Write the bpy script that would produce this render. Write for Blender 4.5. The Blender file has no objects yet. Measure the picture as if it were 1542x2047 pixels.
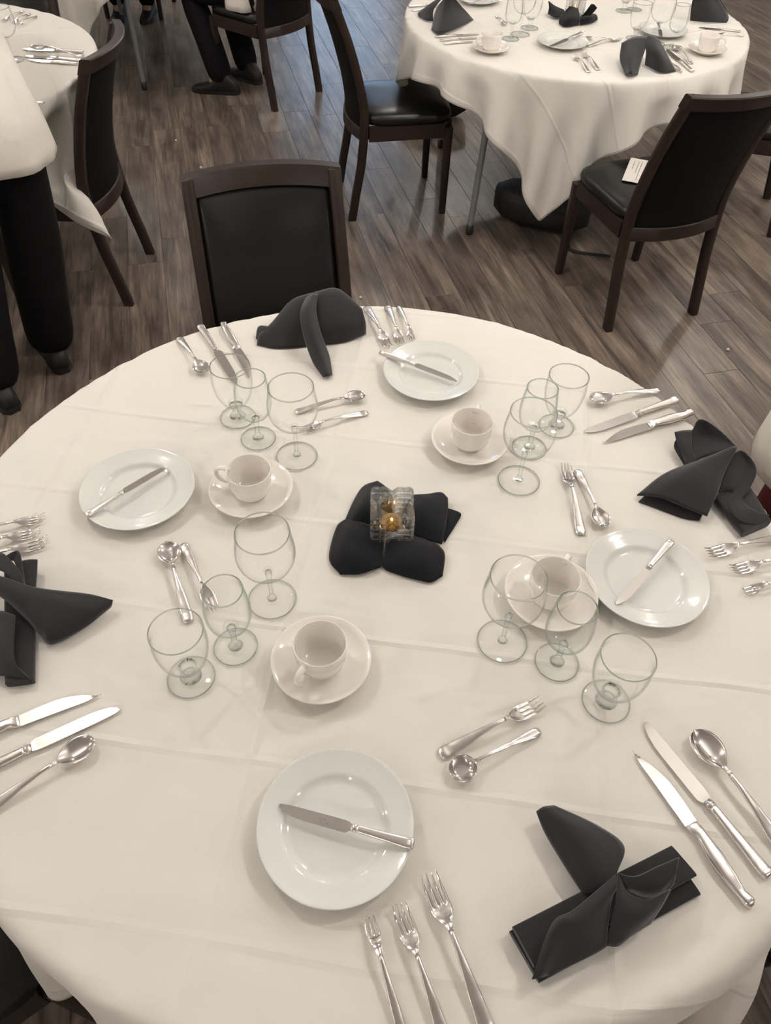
import bpy, bmesh, math, random
import numpy as np
from mathutils import Vector, Matrix

random.seed(7)
SC = bpy.context.scene
COL = SC.collection

# ------------------------------------------------------------------ camera
IW, IH = 1542.0, 2047.0
FPX, PITCH, ROLL, CZ = 1505.0, math.radians(48.6), math.radians(-2.0), 1.791
cam_d = bpy.data.cameras.new('camera')
cam_d.sensor_fit = 'VERTICAL'
cam_d.sensor_height = 36.0
cam_d.lens = 36.0 * FPX / IH
cam_d.clip_start = 0.02
cam_o = bpy.data.objects.new('camera', cam_d)
COL.objects.link(cam_o)
cam_o.location = (0, 0, CZ)
cam_o.rotation_mode = 'QUATERNION'
cam_o.rotation_quaternion = (Matrix.Rotation(math.radians(90) - PITCH, 3, 'X') @ Matrix.Rotation(-ROLL, 3, 'Z')).to_quaternion()
SC.camera = cam_o

# ------------------------------------------------------------------ world, view
wd = bpy.data.worlds.new('world'); SC.world = wd
wd.use_nodes = True
wd.node_tree.nodes['Background'].inputs[0].default_value = (0.05, 0.05, 0.055, 1)
wd.node_tree.nodes['Background'].inputs[1].default_value = 0.2
SC.view_settings.view_transform = 'Standard'
SC.view_settings.look = 'None'
SC.view_settings.gamma = 1
SC.view_settings.use_curve_mapping = False
SC.view_settings.exposure = 0.36
SC.cycles.use_denoising = True
SC.cycles.max_bounces = 7
SC.cycles.glossy_bounces = 3
SC.cycles.transmission_bounces = 7
SC.cycles.diffuse_bounces = 3
SC.cycles.use_adaptive_sampling = True
SC.cycles.adaptive_threshold = 0.14
SC.cycles.adaptive_min_samples = 16
SC.cycles.transparent_max_bounces = 24
SC.cycles.sample_clamp_indirect = 6.0
LAMP_STRENGTH = 238.0
LAMP_COLOR = (1.0, 0.945, 0.885)
LAMPS = [(1.45, 1.25), (-1.30, 1.75), (0.75, 2.65), (2.6, 3.2), (-2.4, 4.8), (0.2, 5.6), (-3.2, 0.6), (2.9, -0.9), (-1.1, -2.3), (2.4, 5.2), (4.7, 2.0), (-4.8, 3.2), (4.9, 4.9), (-4.6, -1.8), (0.6, 8.3), (-3.4, 7.6)]  # all out of view; perimeter ones added as fill on upright faces


def at(px, py, z):
    """world point where the photograph's pixel meets the level z (used to measure the place)"""
    X = px - IW / 2; Y = IH / 2 - py
    c, s = math.cos(-ROLL), math.sin(-ROLL)
    X, Y = X * c - Y * s, X * s + Y * c
    c, s = math.cos(PITCH), math.sin(PITCH)
    d = Vector((X, FPX * c + Y * s, -FPX * s + Y * c))
    k = (z - CZ) / d.z
    return Vector((d.x * k, d.y * k, z))


TZ = 0.75                      # cloth level on the tables
TR = 0.757                     # table radius
T1 = Vector((-0.027, 0.838, 0)); T2 = Vector((0.762, 3.877, 0)); T3 = Vector((-1.92, 3.08, 0)); T4 = Vector((-1.80, 5.60, 0))

# ------------------------------------------------------------------ materials
MATS = {}


def nt(name):
    m = bpy.data.materials.new(name); m.use_nodes = True
    t = m.node_tree
    b = t.nodes['Principled BSDF']
    MATS[name] = m
    return m, t, b


def N(t, kind, **kw):
    n = t.nodes.new(kind)
    for k, v in kw.items():
        if k.startswith('i_'):
            key = k[2:]
            n.inputs[int(key) if key.isdigit() else key].default_value = v
        else:
            setattr(n, k, v)
    return n


def simple(name, col, rough=0.5, metal=0.0, spec=0.5, sheen=0.0, bump=None, coat=0.0, var=None):
    m, t, b = nt(name)
    b.inputs['Base Color'].default_value = (*col, 1)
    b.inputs['Roughness'].default_value = rough
    b.inputs['Metallic'].default_value = metal
    b.inputs['Specular IOR Level'].default_value = spec
    b.inputs['Coat Weight'].default_value = coat
    if sheen:
        b.inputs['Sheen Weight'].default_value = sheen
        b.inputs['Sheen Roughness'].default_value = 0.5
        b.inputs['Sheen Tint'].default_value = (0.9, 0.88, 0.9, 1)
    tc = N(t, 'ShaderNodeTexCoord')
    if var:
        nz = N(t, 'ShaderNodeTexNoise', i_Scale=var[0], i_Detail=4.0)
        t.links.new(tc.outputs['Object'], nz.inputs['Vector'])
        mx = N(t, 'ShaderNodeMix', data_type='RGBA')
        mx.inputs[6].default_value = (*[c * (1 - var[1]) for c in col], 1)
        mx.inputs[7].default_value = (*[min(1, c * (1 + var[1])) for c in col], 1)
        t.links.new(nz.outputs['Fac'], mx.inputs[0])
        t.links.new(mx.outputs[2], b.inputs['Base Color'])
    if bump:
        nz = N(t, 'ShaderNodeTexNoise', i_Scale=bump[0], i_Detail=3.0)
        t.links.new(tc.outputs['Object'], nz.inputs['Vector'])
        bp = N(t, 'ShaderNodeBump', i_Strength=bump[1], i_Distance=bump[2])
        t.links.new(nz.outputs['Fac'], bp.inputs['Height'])
        t.links.new(bp.outputs['Normal'], b.inputs['Normal'])
    return m


simple('plate', (0.78, 0.785, 0.735), 0.10, spec=0.55, coat=0.3)
simple('china', (0.92, 0.865, 0.80), 0.10, spec=0.55, coat=0.3)
simple('steel', (0.80, 0.765, 0.74), 0.11, metal=1.0, bump=(60, 0.05, 0.001))
simple('steel_satin', (0.80, 0.76, 0.73), 0.27, metal=1.0, bump=(60, 0.05, 0.001))
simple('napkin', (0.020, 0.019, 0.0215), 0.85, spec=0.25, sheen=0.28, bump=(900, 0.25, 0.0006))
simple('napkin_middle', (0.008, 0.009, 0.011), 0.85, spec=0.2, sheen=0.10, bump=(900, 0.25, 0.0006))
simple('leather', (0.006, 0.0065, 0.0065), 0.34, spec=0.40, bump=(260, 0.12, 0.001))
simple('back_panel', (0.0045, 0.0045, 0.0048), 0.6, spec=0.14, bump=(300, 0.12, 0.001))
simple('chair_wood', (0.026, 0.0155, 0.012), 0.40, spec=0.32, var=(14, 0.35), bump=(90, 0.08, 0.001))
simple('grey_paint', (0.23, 0.235, 0.24), 0.45, metal=0.3)
simple('black_plastic', (0.012, 0.012, 0.012), 0.5)
simple('plywood', (0.35, 0.27, 0.18), 0.6, var=(8, 0.25))
simple('wall_paint', (0.68, 0.65, 0.61), 0.8, bump=(120, 0.1, 0.001))
simple('ceiling_paint', (0.74, 0.725, 0.70), 0.9, bump=(150, 0.15, 0.002))
simple('white_trim', (0.75, 0.72, 0.68), 0.5)
simple('black_trousers', (0.0045, 0.0045, 0.005), 0.85, spec=0.2, bump=(500, 0.3, 0.001))
simple('black_shoe', (0.010, 0.010, 0.0105), 0.55, bump=(200, 0.2, 0.001))
simple('white_shirt', (0.80, 0.75, 0.68), 0.8, spec=0.2, bump=(18, 0.5, 0.012))
simple('maroon', (0.075, 0.014, 0.014), 0.8, spec=0.2)
simple('skin', (0.45, 0.27, 0.19), 0.55)
simple('hair', (0.02, 0.014, 0.01), 0.6)
simple('eye', (0.7, 0.68, 0.65), 0.3)
simple('bag_fabric', (0.009, 0.009, 0.010), 0.7, bump=(60, 0.3, 0.004))
simple('paper', (0.78, 0.74, 0.68), 0.8)
simple('ink', (0.05, 0.05, 0.05), 0.8)
simple('engraving', (0.30, 0.28, 0.27), 0.45, metal=0.6)
simple('wax', (0.85, 0.42, 0.03), 0.35)
simple('crumb', (0.75, 0.70, 0.62), 0.7)


def emit(name, col, s):
    m, t, b = nt(name)
    b.inputs['Base Color'].default_value = (*col, 1)
    b.inputs['Emission Color'].default_value = (*col, 1)
    b.inputs['Emission Strength'].default_value = s
    return m


emit('lamp_lens', LAMP_COLOR, LAMP_STRENGTH)
emit('flame', (1.0, 0.75, 0.3), 6.0)
emit('daylight_pane', (0.42, 0.67, 1.0), 2.6)


def glass_thin(name, tint, dark, f0=0.022, edge=9.0):
    # clear thin glassware wall: fresnel mix of see-through and mirror, darker where the path through the wall is longer
    m, t, b = nt(name)
    t.nodes.remove(b)
    out = t.nodes['Material Output']
    lw = N(t, 'ShaderNodeLayerWeight', i_Blend=0.5)
    pw = N(t, 'ShaderNodeMath', operation='POWER'); pw.inputs[1].default_value = 5.0
    t.links.new(lw.outputs['Facing'], pw.inputs[0])
    fr = N(t, 'ShaderNodeMath', operation='MULTIPLY_ADD'); fr.inputs[1].default_value = 0.75; fr.inputs[2].default_value = f0
    t.links.new(pw.outputs[0], fr.inputs[0])
    pe = N(t, 'ShaderNodeMath', operation='POWER'); pe.inputs[1].default_value = edge
    t.links.new(lw.outputs['Facing'], pe.inputs[0])
    mc = N(t, 'ShaderNodeMix', data_type='RGBA')
    mc.inputs[6].default_value = (*tint, 1); mc.inputs[7].default_value = (*dark, 1)
    t.links.new(pe.outputs[0], mc.inputs[0])
    tr = N(t, 'ShaderNodeBsdfTransparent'); gl = N(t, 'ShaderNodeBsdfGlossy', i_Roughness=0.02)
    gl.inputs['Color'].default_value = (0.95, 0.97, 0.96, 1)
    t.links.new(mc.outputs[2], tr.inputs['Color'])
    ms = N(t, 'ShaderNodeMixShader')
    t.links.new(fr.outputs[0], ms.inputs[0]); t.links.new(tr.outputs[0], ms.inputs[1]); t.links.new(gl.outputs[0], ms.inputs[2])
    t.links.new(ms.outputs[0], out.inputs['Surface'])
    return m


glass_thin('glass_wall', (0.998, 0.999, 0.998), (0.16, 0.18, 0.17))
glass_thin('crystal', (0.95, 0.955, 0.955), (0.35, 0.36, 0.37), 0.17, 5.0)
def mix_with_glass(name, col, ior, fac):
    t = MATS[name].node_tree
    out = t.nodes['Material Output']
    old = out.inputs['Surface'].links[0].from_socket
    g = N(t, 'ShaderNodeBsdfGlass', i_Roughness=0.0, i_IOR=ior); g.inputs['Color'].default_value = (*col, 1)
    ms = N(t, 'ShaderNodeMixShader'); ms.inputs[0].default_value = fac
    t.links.new(old, ms.inputs[1]); t.links.new(g.outputs[0], ms.inputs[2]); t.links.new(ms.outputs[0], out.inputs['Surface'])


mix_with_glass('crystal', (1.0, 1.0, 1.0), 1.5, 0.36)
glass_thin('glass_thick', (0.985, 0.99, 0.988), (0.40, 0.44, 0.42), 0.07, 3.5)
glass_thin('glass_wall_green', (0.994, 0.998, 0.996), (0.10, 0.17, 0.15), 0.025, 7.0)


def glass_solid(name, col, ior=1.5):
    m, t, b = nt(name)
    b.inputs['Base Color'].default_value = (*col, 1)
    b.inputs['Roughness'].default_value = 0.0
    b.inputs['IOR'].default_value = ior
    b.inputs['Transmission Weight'].default_value = 1.0
    return m


glass_solid('glass_stem', (0.72, 0.77, 0.745), 1.25)


def cloth_material():
    m, t, b = nt('tablecloth_linen')
    b.inputs['Base Color'].default_value = (0.80, 0.765, 0.70, 1)
    b.inputs['Roughness'].default_value = 0.85
    b.inputs['Specular IOR Level'].default_value = 0.2
    b.inputs['Sheen Weight'].default_value = 0.08
    uv = N(t, 'ShaderNodeUVMap'); uv.uv_map = 'cloth'
    sp = N(t, 'ShaderNodeSeparateXYZ'); t.links.new(uv.outputs[0], sp.inputs[0])
    wob = N(t, 'ShaderNodeTexNoise', i_Scale=3.0, i_Detail=1.0)
    t.links.new(uv.outputs[0], wob.inputs['Vector'])

    def fold(out, off, per, width, sign):
        a = N(t, 'ShaderNodeMath', operation='SUBTRACT'); a.inputs[1].default_value = off
        t.links.new(out, a.inputs[0])
        w = N(t, 'ShaderNodeMath', operation='MULTIPLY_ADD'); w.inputs[1].default_value = 0.02
        t.links.new(wob.outputs['Fac'], w.inputs[0]); t.links.new(a.outputs[0], w.inputs[2])
        pp = N(t, 'ShaderNodeMath', operation='PINGPONG'); pp.inputs[1].default_value = per / 2
        t.links.new(w.outputs[0], pp.inputs[0])
        mr = N(t, 'ShaderNodeMapRange')
        mr.inputs['From Min'].default_value = 0.0; mr.inputs['From Max'].default_value = width
        mr.inputs['To Min'].default_value = sign; mr.inputs['To Max'].default_value = 0.0
        t.links.new(pp.outputs[0], mr.inputs['Value'])
        return mr.outputs[0]
    f1 = fold(sp.outputs[0], -0.10, 0.505, 0.0085, 1.0)
    f2 = fold(sp.outputs[1], 0.05, 0.228, 0.0085, 1.0)
    add = N(t, 'ShaderNodeMath', operation='ADD'); t.links.new(f1, add.inputs[0]); t.links.new(f2, add.inputs[1])
    # strength of the pressed folds varies along them
    vn = N(t, 'ShaderNodeTexNoise', i_Scale=2.2, i_Detail=2.0); t.links.new(uv.outputs[0], vn.inputs['Vector'])
    vm = N(t, 'ShaderNodeMapRange'); vm.inputs['From Min'].default_value = 0.35; vm.inputs['From Max'].default_value = 0.65
    vm.inputs['To Min'].default_value = 0.25; vm.inputs['To Max'].default_value = 1.0
    t.links.new(vn.outputs['Fac'], vm.inputs['Value'])
    mul = N(t, 'ShaderNodeMath', operation='MULTIPLY'); t.links.new(add.outputs[0], mul.inputs[0]); t.links.new(vm.outputs[0], mul.inputs[1])
    mp = N(t, 'ShaderNodeMapping'); mp.inputs['Scale'].default_value = (2.0, 8.0, 1.0); t.links.new(uv.outputs[0], mp.inputs['Vector'])
    wr = N(t, 'ShaderNodeTexNoise', i_Scale=1.7, i_Detail=2.0, i_Roughness=0.45); t.links.new(mp.outputs[0], wr.inputs['Vector'])
    h1 = N(t, 'ShaderNodeMath', operation='MULTIPLY'); h1.inputs[1].default_value = 0.0050; t.links.new(wr.outputs['Fac'], h1.inputs[0])
    h2 = N(t, 'ShaderNodeMath', operation='MULTIPLY_ADD'); h2.inputs[1].default_value = 0.0024; t.links.new(mul.outputs[0], h2.inputs[0]); t.links.new(h1.outputs[0], h2.inputs[2])
    b1 = N(t, 'ShaderNodeBump', i_Strength=1.0, i_Distance=1.0); t.links.new(h2.outputs[0], b1.inputs['Height'])
    t.links.new(b1.outputs[0], b.inputs['Normal'])


cloth_material()


def wood_floor(name, per_plank):
    m, t, b = nt(name)
    tc = N(t, 'ShaderNodeTexCoord')
    info = N(t, 'ShaderNodeObjectInfo')
    if per_plank:
        sc = N(t, 'ShaderNodeVectorMath', operation='SCALE'); sc.inputs[0].default_value = (7.3, 31.7, 3.1)
        t.links.new(info.outputs['Random'], sc.inputs['Scale'])
        ad = N(t, 'ShaderNodeVectorMath', operation='ADD')
        t.links.new(tc.outputs['Object'], ad.inputs[0]); t.links.new(sc.outputs[0], ad.inputs[1])
        vec = ad.outputs[0]; rnd = info.outputs['Random']
    else:
        br = N(t, 'ShaderNodeTexBrick', i_Scale=1.0, offset=0.37)
        br.inputs['Brick Width'].default_value = 1.22; br.inputs['Row Height'].default_value = 0.152; br.inputs['Mortar Size'].default_value = 0.001
        br.inputs['Color1'].default_value = (0, 0, 0, 1); br.inputs['Color2'].default_value = (1, 1, 1, 1)
        mpr = N(t, 'ShaderNodeMapping'); mpr.inputs['Rotation'].default_value = (0, 0, math.radians(90))
        t.links.new(tc.outputs['Object'], mpr.inputs['Vector']); t.links.new(mpr.outputs[0], br.inputs['Vector'])
        vec = tc.outputs['Object']; rnd = br.outputs['Color']
    mp = N(t, 'ShaderNodeMapping'); mp.inputs['Scale'].default_value = (20.0, 1.5, 1.0); t.links.new(vec, mp.inputs['Vector'])
    n1 = N(t, 'ShaderNodeTexNoise', i_Scale=1.0, i_Detail=6.0, i_Roughness=0.62, i_Distortion=0.8); t.links.new(mp.outputs[0], n1.inputs['Vector'])
    mp2 = N(t, 'ShaderNodeMapping'); mp2.inputs['Scale'].default_value = (90.0, 5.0, 1.0); t.links.new(vec, mp2.inputs['Vector'])
    n2 = N(t, 'ShaderNodeTexNoise', i_Scale=1.0, i_Detail=4.0, i_Roughness=0.7); t.links.new(mp2.outputs[0], n2.inputs['Vector'])
    mp3 = N(t, 'ShaderNodeMapping'); mp3.inputs['Scale'].default_value = (9.0, 3.2, 1.0); t.links.new(vec, mp3.inputs['Vector'])
    n3 = N(t, 'ShaderNodeTexNoise', i_Scale=1.0, i_Detail=3.0, i_Roughness=0.55); t.links.new(mp3.outputs[0], n3.inputs['Vector'])
    c1 = N(t, 'ShaderNodeValToRGB')
    e = c1.color_ramp.elements
    e[0].position = 0.28; e[0].color = (0.060, 0.049, 0.042, 1)
    e[1].position = 0.74; e[1].color = (0.27, 0.228, 0.195, 1)
    x = c1.color_ramp.elements.new(0.5); x.color = (0.150, 0.123, 0.104, 1)
    t.links.new(n1.outputs['Fac'], c1.inputs[0])
    m2 = N(t, 'ShaderNodeMix', data_type='RGBA', blend_type='MULTIPLY'); m2.inputs[0].default_value = 0.75
    c2 = N(t, 'ShaderNodeValToRGB'); c2.color_ramp.elements[0].position = 0.36; c2.color_ramp.elements[0].color = (0.52, 0.50, 0.49, 1)
    c2.color_ramp.elements[1].position = 0.6; c2.color_ramp.elements[1].color = (1.15, 1.12, 1.1, 1)
    t.links.new(n2.outputs['Fac'], c2.inputs[0]); t.links.new(c1.outputs[0], m2.inputs[6]); t.links.new(c2.outputs[0], m2.inputs[7])
    m3 = N(t, 'ShaderNodeMix', data_type='RGBA', blend_type='MULTIPLY'); m3.inputs[0].default_value = 0.8
    c3 = N(t, 'ShaderNodeValToRGB'); c3.color_ramp.elements[0].position = 0.33; c3.color_ramp.elements[0].color = (0.45, 0.44, 0.44, 1)
    c3.color_ramp.elements[1].position = 0.6; c3.color_ramp.elements[1].color = (1.1, 1.1, 1.1, 1)
    t.links.new(n3.outputs['Fac'], c3.inputs[0]); t.links.new(m2.outputs[2], m3.inputs[6]); t.links.new(c3.outputs[0], m3.inputs[7])
    m4 = N(t, 'ShaderNodeMix', data_type='RGBA', blend_type='MULTIPLY'); m4.inputs[0].default_value = 1.0
    c4 = N(t, 'ShaderNodeValToRGB'); c4.color_ramp.elements[0].color = (1.06, 1.04, 1.00, 1); c4.color_ramp.elements[1].color = (1.42, 1.38, 1.30, 1)
    t.links.new(rnd, c4.inputs[0]); t.links.new(m3.outputs[2], m4.inputs[6]); t.links.new(c4.outputs[0], m4.inputs[7])
    t.links.new(m4.outputs[2], b.inputs['Base Color'])
    b.inputs['Roughness'].default_value = 0.34
    b.inputs['Specular IOR Level'].default_value = 0.5
    bp = N(t, 'ShaderNodeBump', i_Strength=0.35, i_Distance=0.0012)
    t.links.new(n2.outputs['Fac'], bp.inputs['Height']); t.links.new(bp.outputs[0], b.inputs['Normal'])


wood_floor('plank_wood', True)
wood_floor('floor_wood', False)


# ------------------------------------------------------------------ object helpers
def tag(o, label=None, cat=None, group=None, kind=None):
    if label: o['label'] = label
    if cat: o['category'] = cat
    if group: o['group'] = group
    if kind: o['kind'] = kind
    return o


def root(name, label, cat, loc=(0, 0, 0), rz=0.0, group=None):
    o = bpy.data.objects.new(name, None)
    o.empty_display_size = 0.05
    COL.objects.link(o)
    o.location = loc; o.rotation_euler = (0, 0, rz)
    return tag(o, label, cat, group)


def link(name, me, mat, parent=None, smooth=True):
    o = bpy.data.objects.new(name, me)
    COL.objects.link(o)
    if mat and not me.materials:
        me.materials.append(MATS[mat])
    if smooth and len(me.polygons):
        me.polygons.foreach_set('use_smooth', [True] * len(me.polygons))
    o.parent = parent
    return o


def mesh(name, verts, faces):
    me = bpy.data.meshes.new(name)
    me.from_pydata([tuple(v) for v in verts], [], faces)
    me.update()
    return me


def autosmooth(o, deg=35):
    o.data.polygons.foreach_set('use_smooth', [True] * len(o.data.polygons))
    bm = bmesh.new(); bm.from_mesh(o.data)
    for e in bm.edges:
        if len(e.link_faces) == 2 and e.calc_face_angle(0) > math.radians(deg):
            e.smooth = False
    bm.to_mesh(o.data); bm.free()
    return o


def lathe(profile, seg=40, closed=False):
    """profile: list of (r, z); poles where r == 0"""
    V, Fc, rows = [], [], []
    for r, z in profile:
        if r < 1e-7:
            rows.append([len(V)]); V.append((0, 0, z))
        else:
            rows.append(list(range(len(V), len(V) + seg)))
            for k in range(seg):
                a = 2 * math.pi * k / seg
                V.append((r * math.cos(a), r * math.sin(a), z))
    pairs = list(zip(rows[:-1], rows[1:]))
    if closed: pairs.append((rows[-1], rows[0]))
    for A, B in pairs:
        for k in range(seg):
            j = (k + 1) % seg
            if len(A) == 1 and len(B) == 1: continue
            if len(A) == 1: Fc.append((A[0], B[k], B[j]))
            elif len(B) == 1: Fc.append((A[k], B[0], A[j]))
            else: Fc.append((A[k], B[k], B[j], A[j]))
    return V, Fc


def fixn(me):
    bm = bmesh.new(); bm.from_mesh(me)
    bmesh.ops.recalc_face_normals(bm, faces=bm.faces)
    bm.to_mesh(me); bm.free()
    return me


def loft(rings, cap=True, closed_ring=True):
    V, Fc = [], []
    n = len(rings[0])
    for R in rings: V += [tuple(p) for p in R]
    for i in range(len(rings) - 1):
        for k in range(n if closed_ring else n - 1):
            j = (k + 1) % n
            Fc.append((i * n + k, i * n + j, (i + 1) * n + j, (i + 1) * n + k))
    if cap and closed_ring:
        Fc.append(tuple(range(n))[::-1])
        Fc.append(tuple(range((len(rings) - 1) * n, len(rings) * n)))
    return V, Fc


def M(name, vf):
    return fixn(mesh(name, *vf))


def ring(c, u, v, a, b, n=12, p=2.0):
    """superellipse ring around c in the plane u,v"""
    out = []
    c = Vector(c); u = Vector(u); v = Vector(v)
    for k in range(n):
        t = 2 * math.pi * k / n
        ct, st = math.cos(t), math.sin(t)
        out.append(c + u * (a * math.copysign(abs(ct) ** (2 / p), ct)) + v * (b * math.copysign(abs(st) ** (2 / p), st)))
    return out


def tube(pts, rad, n=10, p=2.0, cap=True, flat=None):
    """sweep of a round (or flattened) section along pts; rad a number or a list; flat = (normal, ratio)"""
    pts = [Vector(q) for q in pts]
    if not hasattr(rad, '__len__'): rad = [rad] * len(pts)
    rings = []
    up = Vector((0, 0, 1))
    prev = None
    for i, q in enumerate(pts):
        d = (pts[min(i + 1, len(pts) - 1)] - pts[max(i - 1, 0)]).normalized()
        if prev is None:
            u = d.cross(up)
            if u.length < 1e-4: u = d.cross(Vector((0, 1, 0)))
            u.normalize()
        else:
            u = (prev - d * prev.dot(d)).normalized()
        prev = u
        v = d.cross(u)
        rings.append(ring(q, u, v, rad[i], rad[i] * (flat or 1.0), n, p))
    return loft(rings, cap)


def shell(top, bot, cells):
    """top/bot: dict node -> point; cells: list of node tuples (quads). closed thin solid"""
    ids = {}; V = []
    for k in top:
        ids[k] = len(V); V.append(tuple(top[k])); V.append(tuple(bot[k]))
    Fc = []; cnt = {}
    for c in cells:
        Fc.append(tuple(ids[k] for k in c)); Fc.append(tuple(ids[k] + 1 for k in reversed(c)))
        for a, b in zip(c, c[1:] + c[:1]):
            if (b, a) in cnt: cnt.pop((b, a))
            else: cnt[(a, b)] = 1
    for a, b in cnt:
        Fc.append((ids[b], ids[a], ids[a] + 1, ids[b] + 1))
    return V, Fc


def lerp_list(tbl, y):
    if y <= tbl[0][0]: return tbl[0][1:]
    for A, B in zip(tbl[:-1], tbl[1:]):
        if y <= B[0]:
            f = (y - A[0]) / (B[0] - A[0]); f = f * f * (3 - 2 * f) * 0.5 + f * 0.5
            return tuple(a + (b - a) * f for a, b in zip(A[1:], B[1:]))
    return tbl[-1][1:]


def catmull(P, t):
    n = len(P) - 1
    i = min(int(t), n - 1); f = t - i
    p1, p2 = P[i], P[i + 1]
    p0 = P[i - 1] if i > 0 else p1 + (p1 - p2)
    p3 = P[i + 2] if i + 2 <= n else p2 + (p2 - p1)
    return 0.5 * ((2 * p1) + (p2 - p0) * f + (2 * p0 - 5 * p1 + 4 * p2 - p3) * f * f + (3 * p1 - p0 - 3 * p2 + p3) * f ** 3)


def spline(P, n):
    P = [Vector(p) for p in P]
    return [catmull(P, (len(P) - 1) * k / (n - 1)) for k in range(n)]


def box_mesh(name, sx, sy, sz, bev=0.0, seg=1):
    bm = bmesh.new()
    bmesh.ops.create_cube(bm, size=1)
    for v in bm.verts: v.co = Vector((v.co.x * sx, v.co.y * sy, v.co.z * sz))
    if bev: bmesh.ops.bevel(bm, geom=bm.edges[:], offset=bev, segments=seg, affect='EDGES')
    me = bpy.data.meshes.new(name); bm.to_mesh(me); bm.free()
    return me


def dup(o, loc=None, rz=None, label=None, group=None, parent=None):
    c = o.copy(); COL.objects.link(c); c.parent = parent
    if loc is not None: c.location = loc
    if rz is not None: c.rotation_euler = (0, 0, rz)
    if label: c['label'] = label
    if group: c['group'] = group
    for ch in list(o.children): dup(ch, parent=c)
    return c


# ------------------------------------------------------------------ room shell
XL, XR, YN, YF, CH = -6.5, 6.5, -4.0, 11.0, 2.85


def slab(name, mat, a, b):
    a = Vector(a); b = Vector(b)
    me = box_mesh(name, *(b - a))
    o = link(name, me, mat, smooth=False); o.location = (a + b) / 2
    return tag(o, kind='structure')


floor = slab('floor', 'floor_wood', (XL, YN, -0.10), (XR, YF, -0.004))
PANG = math.radians(-75) + math.radians(90)       # planks run along local Y turned by this angle
floor.rotation_euler = (0, 0, 0)
tag(floor, 'grey brown wood plank floor')
ceil = slab('ceiling', 'ceiling_paint', (XL, YN, CH), (XR, YF, CH + 0.1))
slab('wall_left', 'wall_paint', (XL - 0.1, YN, -0.1), (XL, YF, CH + 0.1))
slab('wall_right', 'wall_paint', (XR, YN, -0.1), (XR + 0.1, YF, CH + 0.1))
slab('wall_back', 'wall_paint', (XL - 0.1, YN - 0.1, -0.1), (XR + 0.1, YN, CH + 0.1))
slab('wall_front', 'wall_paint', (XL - 0.1, YF, -0.1), (XR + 0.1, YF + 0.1, CH + 0.1))
win = root('window_1', 'bluish daylight window in the far wall', None, (-0.80, YF - 0.02, 1.65)); win['kind'] = 'structure'
WW, WH = 1.3, 1.5
pane = link('pane', box_mesh('pane', WW, 0.01, WH), 'daylight_pane', win, smooth=False)
for nm, sx, sz, x, z in (('frame', WW + .14, .07, 0, WH / 2 + .035), ('frame', WW + .14, .07, 0, -WH / 2 - .035), ('frame', .07, WH, WW / 2 + .035, 0), ('frame', .07, WH, -WW / 2 - .035, 0), ('mullion', .04, WH, 0, 0)):
    f = link(nm, box_mesh(nm, sx, 0.05, sz, 0.004), 'white_trim', win, smooth=False); f.location = (x, -0.02, z)

# floor planks that the photograph lets one tell apart
PW, PL = 0.152, 1.22
plank_me = box_mesh('plank', PW - 0.0012, PL - 0.0012, 0.0042, 0.0008)
plank_me.materials.append(MATS['plank_wood'])
ux = Vector((math.cos(PANG), math.sin(PANG), 0)); uy = Vector((-math.sin(PANG), math.cos(PANG), 0))
org = Vector((0.438, 3.434, 0))
c, s = math.cos(PITCH), math.sin(PITCH)


def project(P):
    x, y, z = P[0], P[1], P[2] - CZ
    d = y * c - z * s
    if d < 0.05: return None
    X = FPX * x / d; Y = FPX * (y * s + z * c) / d
    cr, sr = math.cos(ROLL), math.sin(ROLL)
    return IW / 2 + X * cr - Y * sr, IH / 2 - (X * sr + Y * cr)


rng = random.Random(3)
npl = 0
for i in range(-24, 26):
    off = rng.random() * PL
    for j in range(-6, 7):
        ctr = org + ux * ((i + 0.5) * PW) + uy * (j * PL + off)
        if not (XL + .9 < ctr.x < XR - .9 and YN + .9 < ctr.y < YF - .9): continue
        vis = False
        for k in (-0.5, -0.25, 0, 0.25, 0.5):
            for w in (-0.5, 0.5):
                q = project(ctr + uy * (k * PL) + ux * (w * PW))
                if q and -60 < q[0] < IW + 60 and -25 < q[1] < IH + 60:
                    p = at(q[0], q[1], TZ)
                    if (p - T1 - Vector((0, 0, TZ))).length > 0.70: vis = True
        if not vis or npl >= 300: continue
        o = bpy.data.objects.new('plank', plank_me); COL.objects.link(o)
        o.parent = floor
        o.location = Vector((ctr.x, ctr.y, -0.0021)) - floor.location
        o.rotation_euler = (0, 0, PANG)
        npl += 1
print('planks', npl)

# ceiling lamps out of view, made into hung globes to brighten the ceiling
GR = 0.056
globe_me = M('globe', lathe([(0, -GR)] + [(GR * math.sin(math.pi * k / 8), -GR * math.cos(math.pi * k / 8)) for k in range(1, 8)] + [(0, GR)], 14)); globe_me.materials.append(MATS['lamp_lens'])
rod_me = M('rod', tube([(0, 0, GR - 0.002), (0, 0, 0.29)], 0.006, 10)); rod_me.materials.append(MATS['white_trim'])
rose_me = M('ceiling_rose', lathe([(0, 0.262), (0.045, 0.268), (0.052, 0.285), (0.052, 0.2995), (0, 0.2995)], 24)); rose_me.materials.append(MATS['white_trim'])
for i, (x, y) in enumerate(LAMPS):
    r = root('unseen_globe_lamp', 'unseen ceiling lamp, given a hung globe form to brighten the ceiling', 'lamp', (x, y, CH - 0.30), group='unseen ceiling globe lamps')
    link('globe', globe_me, None, r); link('rod', rod_me, None, r); link('ceiling_rose', rose_me, None, r)

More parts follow.
